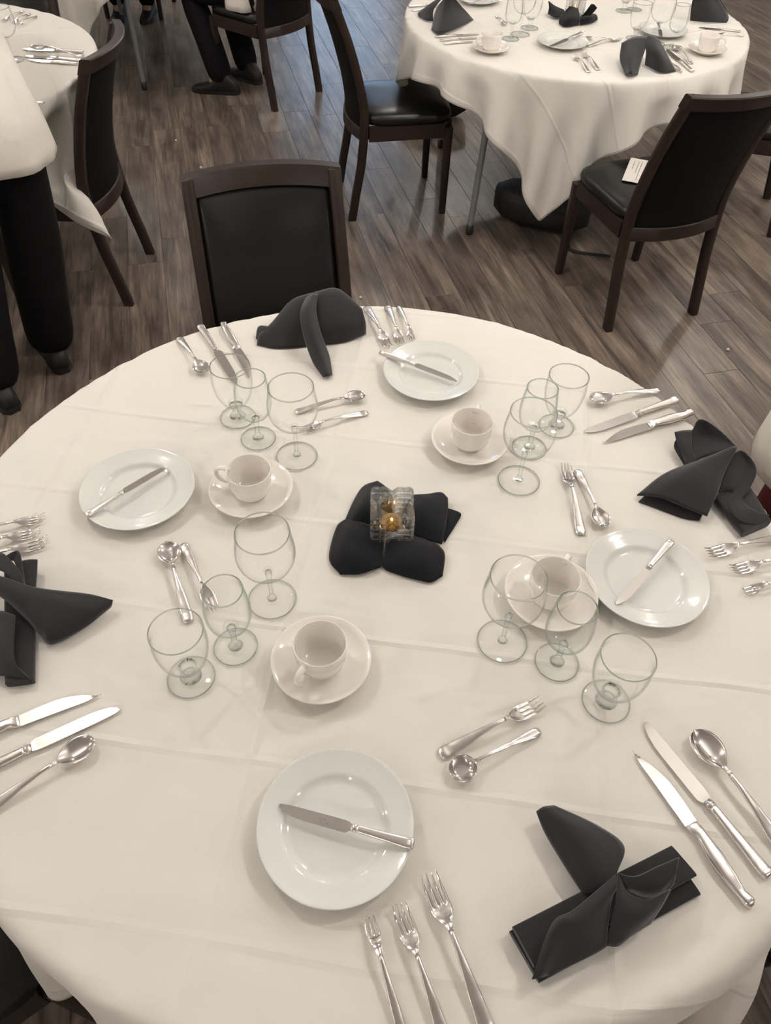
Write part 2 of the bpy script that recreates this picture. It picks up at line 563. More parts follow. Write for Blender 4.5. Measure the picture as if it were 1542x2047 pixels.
# ------------------------------------------------------------------ draped square cloths (small position-based simulation)
def drape(seed, n=81, half=0.914, R=TR - 0.004, steps=230, iters=9, shift=(0, 0), pin=None, box=None):
    rs = np.random.RandomState(seed)
    g = np.linspace(-half, half, n)
    U, Vv = np.meshgrid(g, g, indexing='ij')
    X = np.stack([U + shift[0], Vv + shift[1], np.zeros_like(U)], -1)
    rad0 = np.hypot(X[..., 0], X[..., 1])
    hh = g[1] - g[0]
    k0 = np.clip(1 - np.abs(rad0 - R) / (1.9 * hh), 0, 1)
    near = np.abs(rad0 - R) < 0.56 * hh
    sc = np.where(near, R / np.maximum(rad0, 1e-6), 1.0)
    X[..., 0] *= sc; X[..., 1] *= sc
    FL = X.copy()
    rad0 = np.hypot(X[..., 0], X[..., 1])
    rim = near
    X[..., 2] += rs.randn(n, n) * 0.002 * (rad0 > R)
    prev = X.copy()
    h = g[1] - g[0]
    on0 = rad0 < R + 1e-4

    def con(a, b, L, k):
        d = b - a
        l = np.sqrt((d * d).sum(-1, keepdims=True)) + 1e-9
        return d * ((l - L) / l * 0.5 * k)

    def sweep(sl_a, sl_b, L, k):
        a = X[sl_a]; b = X[sl_b]
        L = np.sqrt(((FL[sl_b] - FL[sl_a]) ** 2).sum(-1, keepdims=True))
        dd = con(a, b, L, k)
        X[sl_a] = a + dd; X[sl_b] = b - dd
    S = slice
    batches = []
    for p in (0, 1):
        batches.append(((S(p, n - 1, 2), S(None)), (S(p + 1, n, 2), S(None)), h, 1.0))
        batches.append(((S(None), S(p, n - 1, 2)), (S(None), S(p + 1, n, 2)), h, 1.0))
    for p in (0, 1):
        batches.append(((S(p, n - 1, 2), S(0, n - 1)), (S(p + 1, n, 2), S(1, n)), h * math.sqrt(2), 0.25))
        batches.append(((S(p, n - 1, 2), S(1, n)), (S(p + 1, n, 2), S(0, n - 1)), h * math.sqrt(2), 0.25))
    bend = []
    for m_, k_ in ((2, 0.35), (4, 0.22)):
        for o_ in range(m_):
            for st_ in (o_, o_ + m_):
                bend.append(((S(st_, n - m_, 2 * m_), S(None)), (S(st_ + m_, n, 2 * m_), S(None)), m_ * h, k_))
                bend.append(((S(None), S(st_, n - m_, 2 * m_)), (S(None), S(st_ + m_, n, 2 * m_)), m_ * h, k_))

    def fix(sa, sb):
        la = len(range(*sa.indices(n))); lb = len(range(*sb.indices(n)))
        m = min(la, lb)
        return m

    def trim(ba):
        (a0, a1), (b0, b1), L, k = ba
        m0 = fix(a0, b0); m1 = fix(a1, b1)
        def cut(s_, m):
            st, sp, sk = s_.indices(n)
            return S(st, st + m * sk if st + m * sk <= n + sk else None, sk)
        ra = list(range(*a0.indices(n)))[:m0]; rb = list(range(*b0.indices(n)))[:m0]
        ca = list(range(*a1.indices(n)))[:m1]; cb = list(range(*b1.indices(n)))[:m1]
        mk = lambda L_: S(L_[0], L_[-1] + 1, (L_[1] - L_[0]) if len(L_) > 1 else 1)
        return (mk(ra), mk(ca)), (mk(rb), mk(cb)), L, k
    batches = [trim(b_) for b_ in batches]; bend = [trim(b_) for b_ in bend]

    def collide():
        rad = np.hypot(X[..., 0], X[..., 1])
        inside = (rad < R)
        z = X[..., 2]
        topside = inside & on0 & (z < 0)
        side = inside & (z <= -0.0) & (z > -0.06) & ~on0
        on = (topside | (on0 & inside & (z < 0)))
        X[..., 2] = np.where(on, 0, z)
        f = np.where(side & ~on, R / np.maximum(rad, 1e-6), 1.0)
        X[..., 0] *= f; X[..., 1] *= f
        return on
    for st in range(steps):
        vel = (X - prev) * (0.965 if st < steps * 0.7 else 0.90)
        prev = X.copy()
        X = X + vel
        X[..., 2] -= 9.81 * (1 / 60.0) ** 2 * 0.5
        for it in range(iters):
            for b_ in batches: sweep(*b_)
            if it % 3 == 0:
                for b_ in bend: sweep(*b_)
            on = collide()
        if box is not None:
            bc, bx_, by_, hx, hy, z0, z1 = box      # chair seat: centre, axes, half sizes, levels
            rel = X[..., :2] - bc
            pa = rel @ bx_; pb = rel @ by_
            ins = (np.abs(pa) < hx) & (np.abs(pb) < hy) & (X[..., 2] > z0) & (X[..., 2] < z1)
            to_side = hy + pb
            push = ins & (to_side < (z1 - X[..., 2]) + 0.08)
            X[push, :2] -= np.outer(to_side[push], by_)
            X[ins & ~push, 2] = z1
            bk = (np.abs(pb) < hy - 0.01) & (X[..., 2] > -0.36) & (pa < -0.15) & (pa > -0.40)
            X[bk, :2] += np.outer(-0.15 - pa[bk], bx_)
        # cloth lying on the table does not slide
        lock = on0
        X[lock] = FL[lock]; X[rim, 2] = -0.0015
        if pin is not None:
            for ij, tgt in pin.items():
                X[ij] += (np.array(tgt) - X[ij]) * min(1.0, 2.0 * st / steps); prev[ij] = X[ij]
    return X, U, Vv


def cloth_object(name, data, centre, ang, label, flip=False):
    X, U, Vv = data
    n = X.shape[0]
    P = X.reshape(-1, 3).copy()
    uv = np.stack([U.ravel(), Vv.ravel()], 1)
    if flip: P[:, 0] *= -1
    ids = np.arange(n * n).reshape(n, n)
    q = np.stack([ids[:-1, :-1], ids[1:, :-1], ids[1:, 1:], ids[:-1, 1:]], -1).reshape(-1, 4)
    if flip: q = q[:, ::-1]
    me = mesh(name, P.tolist(), q.tolist())
    lay = me.uv_layers.new(name='cloth')
    vi = np.zeros(len(me.loops), dtype=np.int32); me.loops.foreach_get('vertex_index', vi)
    lay.data.foreach_set('uv', uv[vi].astype(np.float32).ravel())
    o = link(name, me, 'tablecloth_linen')
    o.location = (centre.x, centre.y, TZ - 0.0002); o.rotation_euler = (0, 0, ang)
    sd = o.modifiers.new('smooth', 'SUBSURF'); sd.levels = 1; sd.render_levels = 1
    so = o.modifiers.new('thickness', 'SOLIDIFY'); so.thickness = 0.0012; so.offset = -1
    return tag(o, label, 'tablecloth', 'white square tablecloths')


# on the nearest table the lower right corner is held out by the chair beneath it
_pins1 = {}
for _k in range(40):
    _o = 0.536 - _k * (2 * 0.914 / 92) * math.sqrt(2)
    if _o > 0.02:
        _rr = TR + 0.062 * (1 - math.exp(-_o / 0.05)) + 0.05 * _o
        _pins1[(-1 - _k, _k)] = (_rr / math.sqrt(2), -_rr / math.sqrt(2), -max(0.004, _o - 0.05))
_g = [-0.914 + 2 * 0.914 * _i / 92 for _i in range(93)]
for _i in range(46, 93):
    for _j in range(0, 47):
        _an = math.degrees(math.atan2(_g[_j], _g[_i])); _o = math.hypot(_g[_i], _g[_j]) - TR
        if 0.02 < _o < 0.13 and -62 < _an < -14:
            _bp = 0.062 * math.cos(math.radians((_an + 39) / 25 * 90)) ** 0.7 if abs(_an + 39) < 25 else 0.0
            _rr = TR + _bp * (1 - math.exp(-_o / 0.05)) + 0.02 * _o
            if _bp > 0.004: _pins1[(_i, _j)] = (_rr * math.cos(math.radians(_an)), _rr * math.sin(math.radians(_an)), -max(0.004, _o - 0.75 * _bp))
DR1 = drape(11, n=93, pin=_pins1); DR2 = drape(23, half=0.892, shift=(0.0, 0.0))
# the third cloth is caught on the side of the chair: its corner hangs further out
_a = math.radians(-15 - 45); _d = Vector((-1.035, 2.585, 0.330)) - Vector((T3.x, T3.y, TZ))
_r = lambda x, y: np.array([x * math.cos(-_a) - y * math.sin(-_a), x * math.sin(-_a) + y * math.cos(-_a)])
_e = Vector((TR * math.cos(math.radians(-15)), TR * math.sin(math.radians(-15)), 0))
_pins = {}
for _k in range(20):
    _f = _k * (2 * 0.914 / 64) * math.sqrt(2) / 0.536
    if _f < 0.95:
        _q = _d.lerp(_e, _f)
        _pins[(-1 - _k, -1 - _k)] = (*_r(_q.x, _q.y), _q.z)
DR3 = drape(5, n=65, steps=200, box=(_r(-1.36 - T3.x, 2.876 - T3.y), _r(-1, -0.02), _r(0.02, 1), 0.28, 0.225, -0.62, 0.492 - TZ), pin=_pins)
cloth_object('tablecloth', DR1, T1, math.radians(-6.5), 'white tablecloth with pressed fold lines on the nearest round table')
cloth_object('tablecloth', DR2, T2, math.radians(-100 + 45), 'white tablecloth with a long hanging point on the table behind, upper right')
cloth_object('tablecloth', DR3, T3, _a, 'white tablecloth on the table at the upper left beside the standing person')
cloth_object('tablecloth', DR2, T4, math.radians(-97 + 45), 'white tablecloth on the far table beyond the seated people', flip=True)


def banquet_table(centre, leg_angles, label):
    r = root('round_table', label, 'table', (centre.x, centre.y, 0), group='round folding tables')
    top = link('tabletop', M('tabletop', lathe([(0, 0.722), (TR - 0.03, 0.722), (TR - 0.024, 0.727), (TR - 0.024, 0.738), (TR - 0.03, 0.743), (0, 0.743)], 72)), 'plywood', r)
    autosmooth(top)
    for a in leg_angles:
        a = math.radians(a)
        x, y = 0.67 * math.cos(a), 0.67 * math.sin(a)
        x1, y1 = 0.60 * math.cos(a), 0.60 * math.sin(a)
        lg = link('leg', M('leg', tube([(x1, y1, 0.7215), (x, y, 0.03)], 0.014, 14)), 'grey_paint', r)
        autosmooth(lg)
        ft = link('foot_cap', M('foot_cap', lathe([(0, 0.001), (0.016, 0.001), (0.018, 0.006), (0.017, 0.045), (0.0145, 0.046)], 16)), 'black_plastic', lg)
        ft.location = (x, y, 0)
    return r


banquet_table(T1, (45, 135, 225, 315), 'nearest round banquet table under a white cloth')
banquet_table(T2, (-128, -38, 52, 142), 'round banquet table with grey tube legs under the upper right cloth')
banquet_table(T3, (-40, 50, 140, 230), 'round banquet table under the white cloth at the upper left')
banquet_table(T4, (-70, 20, 110, 200), 'far round banquet table with a grey tube leg left of the seated person')


# ------------------------------------------------------------------ chairs: local frame, sitter looks along +Y, rear feet at y = 0
def chair_proto():
    r = root('dining_chair', 'x', 'chair')
    path = [(0.0, 0.010), (0.12, 0.030), (0.26, 0.056), (0.42, 0.070), (0.50, 0.068), (0.62, 0.044), (0.76, 0.002), (0.908, -0.058)]

    def sy(z):
        return lerp_list([(a, b) for a, b in path], z)[0]
    zs = [0.0, 0.06, 0.12, 0.19, 0.26, 0.34, 0.42, 0.50, 0.58, 0.66, 0.74, 0.82, 0.905]
    SP = spline([(0, b, a) for a, b in path], 15)
    for sgn in (-1, 1):
        rings = []
        for q in SP:
            w = 0.0165
            dp = 0.019 if q.z < 0.5 else 0.0185
            rings.append(ring((sgn * (0.203 - 0.016 * q.z), q.y, q.z), (1, 0, 0), (0, 1, 0), w, dp, 12, 6))
        lg = link('rear_leg', M('rear_leg', loft(rings)), 'chair_wood', r); autosmooth(lg, 50)
        rings = []
        for z, k in ((0.0, 0.0145), (0.2, 0.017), (0.405, 0.019)):
            rings.append(ring((sgn * 0.195, 0.455, z), (1, 0, 0), (0, 1, 0), k, k, 12, 6))
        lg = link('front_leg', M('front_leg', loft(rings)), 'chair_wood', r); autosmooth(lg, 50)
    # curved top and bottom rails, back pad and panel
    def arc(x, z, d=0.0, sag=0.045):
        hw = 0.203
        yy = catmull([Vector((0, b, a)) for a, b in path], 0) if False else None
        # y of the stile line at height z
        best = min(SP, key=lambda q: abs(q.z - z))
        k = SP.index(best)
        lo = SP[max(0, k - 1)]; hi = SP[min(len(SP) - 1, k + 1)]
        a_, b_ = (lo, best) if z < best.z else (best, hi)
        f = 0 if b_.z == a_.z else (z - a_.z) / (b_.z - a_.z)
        y = a_.y + (b_.y - a_.y) * f
        return y - sag * (1 - (x / hw) ** 2) + d
    xs = [-0.19 + 0.38 * k / 14 for k in range(15)]
    for nm, z0, z1, sag in (('top_rail', 0.866, 0.912, 0.05), ('lower_rail', 0.365, 0.415, 0.045)):
        rings = []
        xx = [-0.2058 + 0.4116 * k / 16 for k in range(17)] if nm == 'top_rail' else xs
        for x in xx:
            z1_ = z1
            ca = (x, arc(x, z0, 0, sag), z0); cb = (x, arc(x, z1_, 0, sag), z1_)
            hd = 0.0185 if nm == 'top_rail' else 0.013
            rings.append([(ca[0], ca[1] - hd, ca[2]), (ca[0], ca[1] + hd, ca[2]), (cb[0], cb[1] + hd, cb[2] - .004), (cb[0], cb[1] + hd - .004, cb[2]), (cb[0], cb[1] - hd + .004, cb[2]), (cb[0], cb[1] - hd, cb[2] - .004)])
        rl = link(nm, M(nm, loft(rings)), 'chair_wood', r); autosmooth(rl, 40)
    for nm, sgn, mat in (('back_pad', 1, 'leather'), ('back_panel', -1, 'back_panel')):
        top, bot, cells = {}, {}, []
        nx, nz = 18, 20
        for i in range(nx + 1):
            for j in range(nz + 1):
                u = i / nx; v = j / nz
                x = (-0.184 + 0.368 * u) * (1 - 0.04 * v); z = 0.40 + (0.869 - 0.40) * v
                base = arc(x, z, 0, 0.047)
                e = min(u, 1 - u) * 0.356; e2 = min(v, 1 - v) * 0.448
                pf = (1 - math.exp(-e / 0.035)) * (1 - math.exp(-e2 / 0.035))
                puff = (0.024 * pf if sgn > 0 else 0.004 * pf)
                top[(i, j)] = (x, base + sgn * (0.004 + puff), z)
                bot[(i, j)] = (x, base + sgn * 0.0005, z)
                if i < nx and j < nz: cells.append(((i, j), (i + 1, j), (i + 1, j + 1), (i, j + 1)))
        link(nm, M(nm, shell(top, bot, cells)), mat, r)
    # seat
    def outline(f, z, inset=0.0):
        pts = []
        nn = 40
        for k in range(nn):
            t = 2 * math.pi * k / nn
            ct, st = math.cos(t), math.sin(t)
            px = math.copysign(abs(ct) ** (2 / 5.5), ct) * (0.218 - inset)
            py = math.copysign(abs(st) ** (2 / 5.5), st) * (0.207 - inset) + 0.272
            pts.append((px, py, z))
        return pts
    rings = [outline(0, 0.425, 0.02), outline(0, 0.428, 0.004), outline(0, 0.445, 0.0), outline(0, 0.462, 0.004), outline(0, 0.474, 0.022), outline(0, 0.481, 0.07), outline(0, 0.485, 0.15)]
    link('seat_cushion', M('seat_cushion', loft(rings)), 'leather', r)
    for nm, a, b in (('front_apron', (-0.176, 0.462), (0.176, 0.462)), ('side_apron', (-0.203, 0.09), (-0.199, 0.435)), ('side_apron', (0.203, 0.09), (0.199, 0.435)), ('rear_apron', (-0.18, 0.085), (0.18, 0.085))):
        rings = []
        d = Vector((b[0] - a[0], b[1] - a[1], 0)).normalized(); nrm = Vector((-d.y, d.x, 0))
        for q in (a, b):
            rings.append(ring((q[0], q[1], 0.392), nrm, (0, 0, 1), 0.011, 0.034, 8, 8))
        ap = link(nm, M(nm, loft(rings)), 'chair_wood', r); autosmooth(ap)
    return r


CH0 = chair_proto()
chair_used = [False]


def chair(loc, facing, label):
    rz = math.atan2(facing[1], facing[0]) - math.pi / 2
    if not chair_used[0]:
        chair_used[0] = True
        o = CH0; o.location = (loc[0], loc[1], 0); o.rotation_euler = (0, 0, rz); o['label'] = label; o['group'] = 'black padded dining chairs'
        return o
    return dup(CH0, (loc[0], loc[1], 0), rz, label, 'black padded dining chairs')


def midfeet(a, b):
    return ((a[0] + b[0]) / 2, (a[1] + b[1]) / 2)


fA = Vector((0.256, -0.967)); topA = Vector((-0.350, 1.925))
chair(topA + fA * 0.056, fA, 'empty dark wood chair with padded black back facing the nearest table')
chair(Vector((-0.262, 3.64)), Vector((0.978, 0.21)), 'dark wood chair with black seat pulled sideways to the upper right table')
chairC = chair(Vector((1.073, 2.673)), Vector((-0.347, 0.938)), 'dark wood chair with its back turned and a card lying on the seat')
chair(Vector((-1.082, 2.876)), Vector((-0.999, -0.02)), 'dark wood chair with curved back seen from behind at the upper left table')
chairE = chair(Vector((-0.613, 4.877)), Vector((-0.815, 0.579)), 'dark wood chair under the seated person in black trousers')
chair(Vector((1.86, 3.62)), Vector((-0.97, 0.25)), 'dark wood chair at the right picture edge beside the upper right table')
chair(Vector((-1.83, 4.12)), Vector((-0.06, -1.0)), 'dark wood chair on the far side of the upper left table')
chair(Vector((-0.98, 0.10)), Vector((0.80, 0.60)), 'black seated chair pushed under the nearest table at the lower left corner')
chair(Vector((1.045, 0.556)), Vector((-0.985, -0.17)), 'black seated chair at the lower right corner of the nearest table')
chair(Vector((-1.97, 6.76)), Vector((0.02, -1.0)), 'dark wood chair behind the far table, only its legs showing')


# ------------------------------------------------------------------ flatware: handle end at y = 0, head towards +Y, lying on z = 0
def strip_mesh(name, tbl, y0, y1, n, nx, offs=None):
    """tbl rows: y, half width, centre height, dish (edge lift), thickness"""
    top, bot, cells = {}, {}, []
    for i in range(n + 1):
        y = y0 + (y1 - y0) * i / n
        hw, zc, dish, th = lerp_list(tbl, y)
        for k in range(nx + 1):
            u = -1 + 2 * k / nx
            z = zc + dish * u * u
            top[(i, k)] = (hw * u, y, z + th * (1 - 0.75 * abs(u) ** 3)); bot[(i, k)] = (hw * u, y, z)
            if i < n and k < nx: cells.append(((i, k), (i, k + 1), (i + 1, k + 1), (i + 1, k)))
    return M(name, shell(top, bot, cells))


HANDLE = [(0.000, 0.0072, 0.0010, 0, 0.0030), (0.003, 0.0092, 0.0010, 0, 0.0042), (0.009, 0.0095, 0.0022, 0, 0.0034), (0.013, 0.0094, 0.0016, 0, 0.0024), (0.04, 0.0078, 0.0062, 0, 0.0022),
          (0.07, 0.0052, 0.0110, 0, 0.0024), (0.095, 0.0034, 0.0130, 0, 0.0028), (0.110, 0.0032, 0.0125, 0, 0.0028)]
HANDLE_S = [(0.000, 0.0045, 0.0010, 0, 0.0024), (0.004, 0.0066, 0.0012, 0, 0.0026), (0.03, 0.0062, 0.0052, 0, 0.0022), (0.07, 0.0040, 0.0100, 0, 0.0024), (0.095, 0.0030, 0.0120, 0, 0.0026), (0.110, 0.0029, 0.0120, 0, 0.0026)]


def fork_head(name, L, hw, nt_, root_y, neck_y=0.110):
    top, bot, cells = {}, {}, []
    th = 0.0016
    tb = [(neck_y, 0.0032, 0.0125), (neck_y + 0.008, 0.0045, 0.0105), (neck_y + 0.016, hw * 0.80, 0.0068), (neck_y + 0.024, hw * 0.98, 0.0042), (root_y, hw, 0.0030), (root_y + 0.020, hw * 0.98, 0.0022), (L, hw * 0.9, 0.0095)]
    gap = 0.0022; tw = (2 * hw - (nt_ - 1) * gap) / nt_
    cols = []       # (tine, position in tine)
    for t_ in range(nt_):
        for m_ in range(3): cols.append((t_, m_))
    nA, nB = 9, 12
    ys = [neck_y + (root_y - neck_y) * i / nA for i in range(nA + 1)] + [root_y + (L - root_y) * (i + 1) / nB for i in range(nB)]
    for i, y in enumerate(ys):
        w, z = lerp_list(tb, y)
        f = max(0.0, (y - root_y) / (L - root_y))
        for k, (t_, m_) in enumerate(cols):
            cx = (-hw + tw / 2 + t_ * (tw + gap)) * w / hw
            half = tw / 2 * w / hw * (1 - 0.72 * f ** 1.5)
            x = cx + (m_ - 1) * half
            u = x / max(w, 1e-6)
            zz = z + 0.0012 * u * u
            top[(i, k)] = (x, y, zz + th * (1 - 0.4 * f)); bot[(i, k)] = (x, y, zz)
            if i < len(ys) - 1 and k < len(cols) - 1:
                if i < nA or cols[k + 1][0] == t_:
                    cells.append(((i, k), (i, k + 1), (i + 1, k + 1), (i + 1, k)))
    return M(name, shell(top, bot, cells))


def spoon_bowl(name, L, hw, neck_y=0.110, depth=0.007, roundish=False):
    top, bot, cells = {}, {}, []
    n, nx = 22, 14
    for i in range(n + 1):
        f = i / n
        y = neck_y + (L - neck_y) * f
        if f < 0.18:
            g = f / 0.18; g = g * g * (3 - 2 * g)
            b = (neck_y + (L - neck_y) * 0.18)
            w = 0.0030 + (0.0030 * g)
        q = max(0.0, (f - 0.10) / 0.90)
        if roundish: body = math.sqrt(max(0, 1 - (2 * q - 1) ** 2))
        else: body = math.sqrt(max(0.0, 1 - ((q - 0.56) / 0.44) ** 2)) if q > 0.56 else math.sin(math.pi / 2 * q / 0.56) ** 0.85
        w = max(0.0030 * (1 - f ** 6), hw * body)
        if i == n: w = 0.0012
        zr = 0.0125 + (0.0105 - 0.0125) * min(1, f / 0.3) if f < 0.3 else 0.0105 - 0.0015 * (f - 0.3)
        dp = depth * min(1.0, body * 1.15) ** 1.6
        for k in range(nx + 1):
            u = -1 + 2 * k / nx
            z = zr - dp * (1 - u * u) * 1.0
            if f < 0.12: z = zr
            top[(i, k)] = (w * u, y, z + 0.0016); bot[(i, k)] = (w * u, y, z)
            if i < n and k < nx: cells.append(((i, k), (i, k + 1), (i + 1, k + 1), (i + 1, k)))
    return M(name, shell(top, bot, cells))


def make_fork(kind):
    r = root(kind, 'x', 'fork')
    if kind == 'dinner_fork': link('handle', strip_mesh('handle', HANDLE, 0, 0.110, 22, 8), 'steel_satin', r); link('head', fork_head('head', 0.176, 0.0125, 4, 0.140), 'steel', r)
    else: link('handle', strip_mesh('handle', HANDLE_S, 0, 0.095, 20, 6), 'steel_satin', r); link('head', fork_head('head', 0.142, 0.0085, 3, 0.117, 0.095), 'steel', r)
    return r


def make_spoon(kind):
    r = root(kind, 'x', 'spoon')
    if kind == 'round_soup_spoon':
        tb = [(0.000, 0.0050, 0.0010, 0, 0.0030), (0.005, 0.0078, 0.0012, 0, 0.0034), (0.012, 0.0074, 0.0020, 0.0008, 0.0030), (0.022, 0.0060, 0.0038, 0.0008, 0.0026), (0.05, 0.0036, 0.0080, 0, 0.0026), (0.095, 0.0026, 0.0125, 0, 0.0026), (0.110, 0.0030, 0.0125, 0, 0.0028)]
        link('handle', strip_mesh('handle', tb, 0, 0.109, 24, 8), 'steel', r)
        link('bowl', spoon_bowl('bowl', 0.152, 0.0205, roundish=True, depth=0.0095, neck_y=0.108), 'steel', r)
    else:
        link('handle', strip_mesh('handle', HANDLE, 0, 0.110, 22, 8), 'steel_satin', r)
        link('bowl', spoon_bowl('bowl', 0.172, 0.0195), 'steel', r)
    return r


def make_knife(kind):
    r = root(kind, 'x', 'knife')
    if kind == 'steak_knife':
        tb = [(0.000, -0.0005, 0.0040, 0.0040), (0.004, -0.0010, 0.0078, 0.0052), (0.010, -0.0008, 0.0080, 0.0052), (0.018, 0.0010, 0.0066, 0.0046), (0.040, 0.0008, 0.0098, 0.0054), (0.064, 0.0000, 0.0108, 0.0056), (0.088, -0.0014, 0.0084, 0.0052), (0.096, -0.0026, 0.0072, 0.0048), (0.102, -0.0010, 0.0090, 0.0046), (0.112, 0.0002, 0.0094, 0.0030)]
        yb, L = 0.112, 0.228
    else:
        tb = [(0.000, 0, 0.0078, 0.0036), (0.002, 0, 0.0092, 0.0046), (0.008, 0, 0.0094, 0.0040), (0.012, 0, 0.0092, 0.0034), (0.05, 0, 0.0076, 0.0040), (0.09, 0, 0.0062, 0.0044), (0.098, 0, 0.0060, 0.0044)]
        yb, L = 0.108, 0.235
    rings = []
    ny = 26
    yend = tb[-1][0]
    for i in range(ny + 1):
        y = yend * i / ny
        cx, w, h = lerp_list(tb, y)
        rings.append(ring((cx, y, h + 0.0004), (1, 0, 0), (0, 0, 1), w, h, 14, 3.2))
    link('handle', M('handle', loft(rings)), 'steel_satin', r)
    if kind != 'steak_knife':
        rings = [ring((0, y, 0.0045), (1, 0, 0), (0, 0, 1), w, h, 12, 3) for y, w, h in ((0.0975, 0.0062, 0.0044), (0.0995, 0.0070, 0.0048), (0.103, 0.0070, 0.0048), (0.105, 0.0058, 0.0036), (0.109, 0.0052, 0.0020))]
        link('bolster', M('bolster', loft(rings)), 'steel', r)
    top, bot, cells = {}, {}, []
    n, nx = 60, 6
    for i in range(n + 1):
        f = i / n; y = yb + (L - yb) * f
        if kind == 'steak_knife':
            x0 = -0.0092 - 0.0030 * math.sin(math.pi * min(1, f * 1.1)) + 0.0165 * max(0, f - 0.45) ** 1.7 / 0.55 ** 1.7
            x1 = 0.0094 - 0.001 * f
            if f > 0.8: x1 -= 0.0030 * ((f - 0.8) / 0.2) ** 2
            if f > 0.30: x0 += 0.0007 * (i % 2)
            if i == n: x0 = x1 - 0.0008
        else:
            x1 = 0.0062 + 0.0030 * (1 - math.exp(-f / 0.05))
            x0 = -0.0052 - 0.0060 * min(1, f / 0.06) ** 0.6
            x0 += 0.002 * f
            if f > 0.50:
                g = (f - 0.50) / 0.50
                x1 -= 0.0030 * g ** 5; x0 += 0.0112 * g ** 3.4
        for k in range(nx + 1):
            u = k / nx
            x = x0 + (x1 - x0) * u
            th = 0.0004 + 0.0016 * u
            if kind != 'steak_knife' and f < 0.05: th += 0.0010 * (1 - f / 0.05)
            zc = 0.0042 - 0.0016 * min(1, f * 1.4)
            top[(i, k)] = (x, y, zc + th / 2); bot[(i, k)] = (x, y, zc - th / 2)
            if i < n and k < nx: cells.append(((i, k), (i, k + 1), (i + 1, k + 1), (i + 1, k)))
    bl = link('blade', M('blade', shell(top, bot, cells)), 'steel', r); autosmooth(bl, 40)
    return r


LEN = {'dinner_fork': 0.176, 'cocktail_fork': 0.142, 'dinner_spoon': 0.172, 'round_soup_spoon': 0.150, 'dinner_knife': 0.235, 'steak_knife': 0.228, 'butter_knife': 0.235}
PROTO = {}


def flatware(kind, a, b, label, group, z=TZ + 0.0012, length=None, tilt=0.0, mirror=False, za=None):
    """a = pixel of the handle end, b = pixel of the tip"""
    if kind not in PROTO:
        base = 'dinner_knife' if kind == 'butter_knife' else kind
        mk = make_knife if 'knife' in kind else make_fork if 'fork' in kind else make_spoon
        o = mk(base)
        if kind == 'butter_knife': o.name = 'butter_knife'
        PROTO[kind] = o
    else:
        o = dup(PROTO[kind])
    A = at(a[0], a[1], z + 0.004); B = at(b[0], b[1], z + 0.004)
    d = B - A
    L = length or d.length
    sc = L / LEN[kind]
    if length: A = B - d.normalized() * length      # handle may lie outside the picture: keep the tip
    o.location = (A.x, A.y, z)
    o.rotation_euler = (tilt, 0, math.atan2(d.y, d.x) - math.pi / 2)
    o.scale = (sc if not mirror else -sc, sc, sc)
    o['label'] = label; o['group'] = group
    return o


# ------------------------------------------------------------------ china and glass
def make_plate():
    R = 0.104
    prof = [(0, 0.0050), (0.058, 0.0052), (0.064, 0.0062), (0.0675, 0.0090), (0.070, 0.0115), (0.074, 0.0128), (0.088, 0.0160), (0.100, 0.0196), (0.1028, 0.0208), (R, 0.0206), (R, 0.0192), (0.1025, 0.0172), (0.090, 0.0118), (0.074, 0.0070), (0.066, 0.0028), (0.064, 0.0004), (0.060, 0.0004), (0.058, 0.0022), (0, 0.0022)]
    return prof


plate_me = M('plate', lathe(make_plate(), 72)); plate_me.materials.append(MATS['plate'])
sau = [(0, 0.0060), (0.026, 0.0060), (0.0285, 0.0075), (0.031, 0.0066), (0.040, 0.0076), (0.055, 0.0118), (0.068, 0.0180), (0.0755, 0.0222), (0.0775, 0.0222), (0.0775, 0.0208), (0.070, 0.0156), (0.056, 0.0086), (0.042, 0.0042), (0.040, 0.0004), (0.036, 0.0004), (0.034, 0.0030), (0, 0.0030)]
saucer_me = M('saucer', lathe(sau, 60)); saucer_me.materials.append(MATS['china'])


def plate(px, py, label):
    o = link('side_plate', plate_me, None)
    p = at(px, py, TZ + 0.02); o.location = (p.x, p.y, TZ + 0.0008)
    return tag(o, label, 'plate', 'white side plates')


CUP = [(0, 0.0040), (0.020, 0.0040), (0.028, 0.0070), (0.0335, 0.014), (0.0365, 0.026), (0.0378, 0.042), (0.0385, 0.0570), (0.0393, 0.0592), (0.0405, 0.0592), (0.0411, 0.0572), (0.0405, 0.044), (0.0400, 0.0425), (0.0393, 0.030), (0.0366, 0.0145), (0.0318, 0.0052), (0.0265, 0.0016), (0.0258, 0.0002), (0.0225, 0.0002), (0.021, 0.0014), (0, 0.0014)]
cup_me = M('cup_body', lathe(CUP, 56)); cup_me.materials.append(MATS['china'])
hp = spline([(0.036, 0, 0.050), (0.050, 0, 0.053), (0.062, 0, 0.046), (0.063, 0, 0.033), (0.054, 0, 0.022), (0.035, 0, 0.020)], 18)
hr = []
for i, q in enumerate(hp):
    d = (hp[min(i + 1, 17)] - hp[max(i - 1, 0)]).normalized()
    hr.append(ring(q, Vector((0, 1, 0)), d.cross(Vector((0, 1, 0))), 0.0052, 0.0032, 10, 2.4))
handle_me = M('cup_handle', loft(hr)); handle_me.materials.append(MATS['china'])


def cup_and_saucer(px, py, hang, where, dz=0.02):
    p = at(px, py, TZ + dz)
    o = link('saucer', saucer_me, None); o.location = (p.x, p.y, TZ + 0.0008)
    tag(o, 'cream china saucer ' + where, 'saucer', 'cream saucers')
    r = root('coffee_cup', 'cream china coffee cup ' + where, 'cup', (p.x, p.y, TZ + 0.0070), math.radians(hang), 'cream coffee cups')
    link('cup_body', cup_me, None, r); link('cup_handle', handle_me, None, r)
    return r


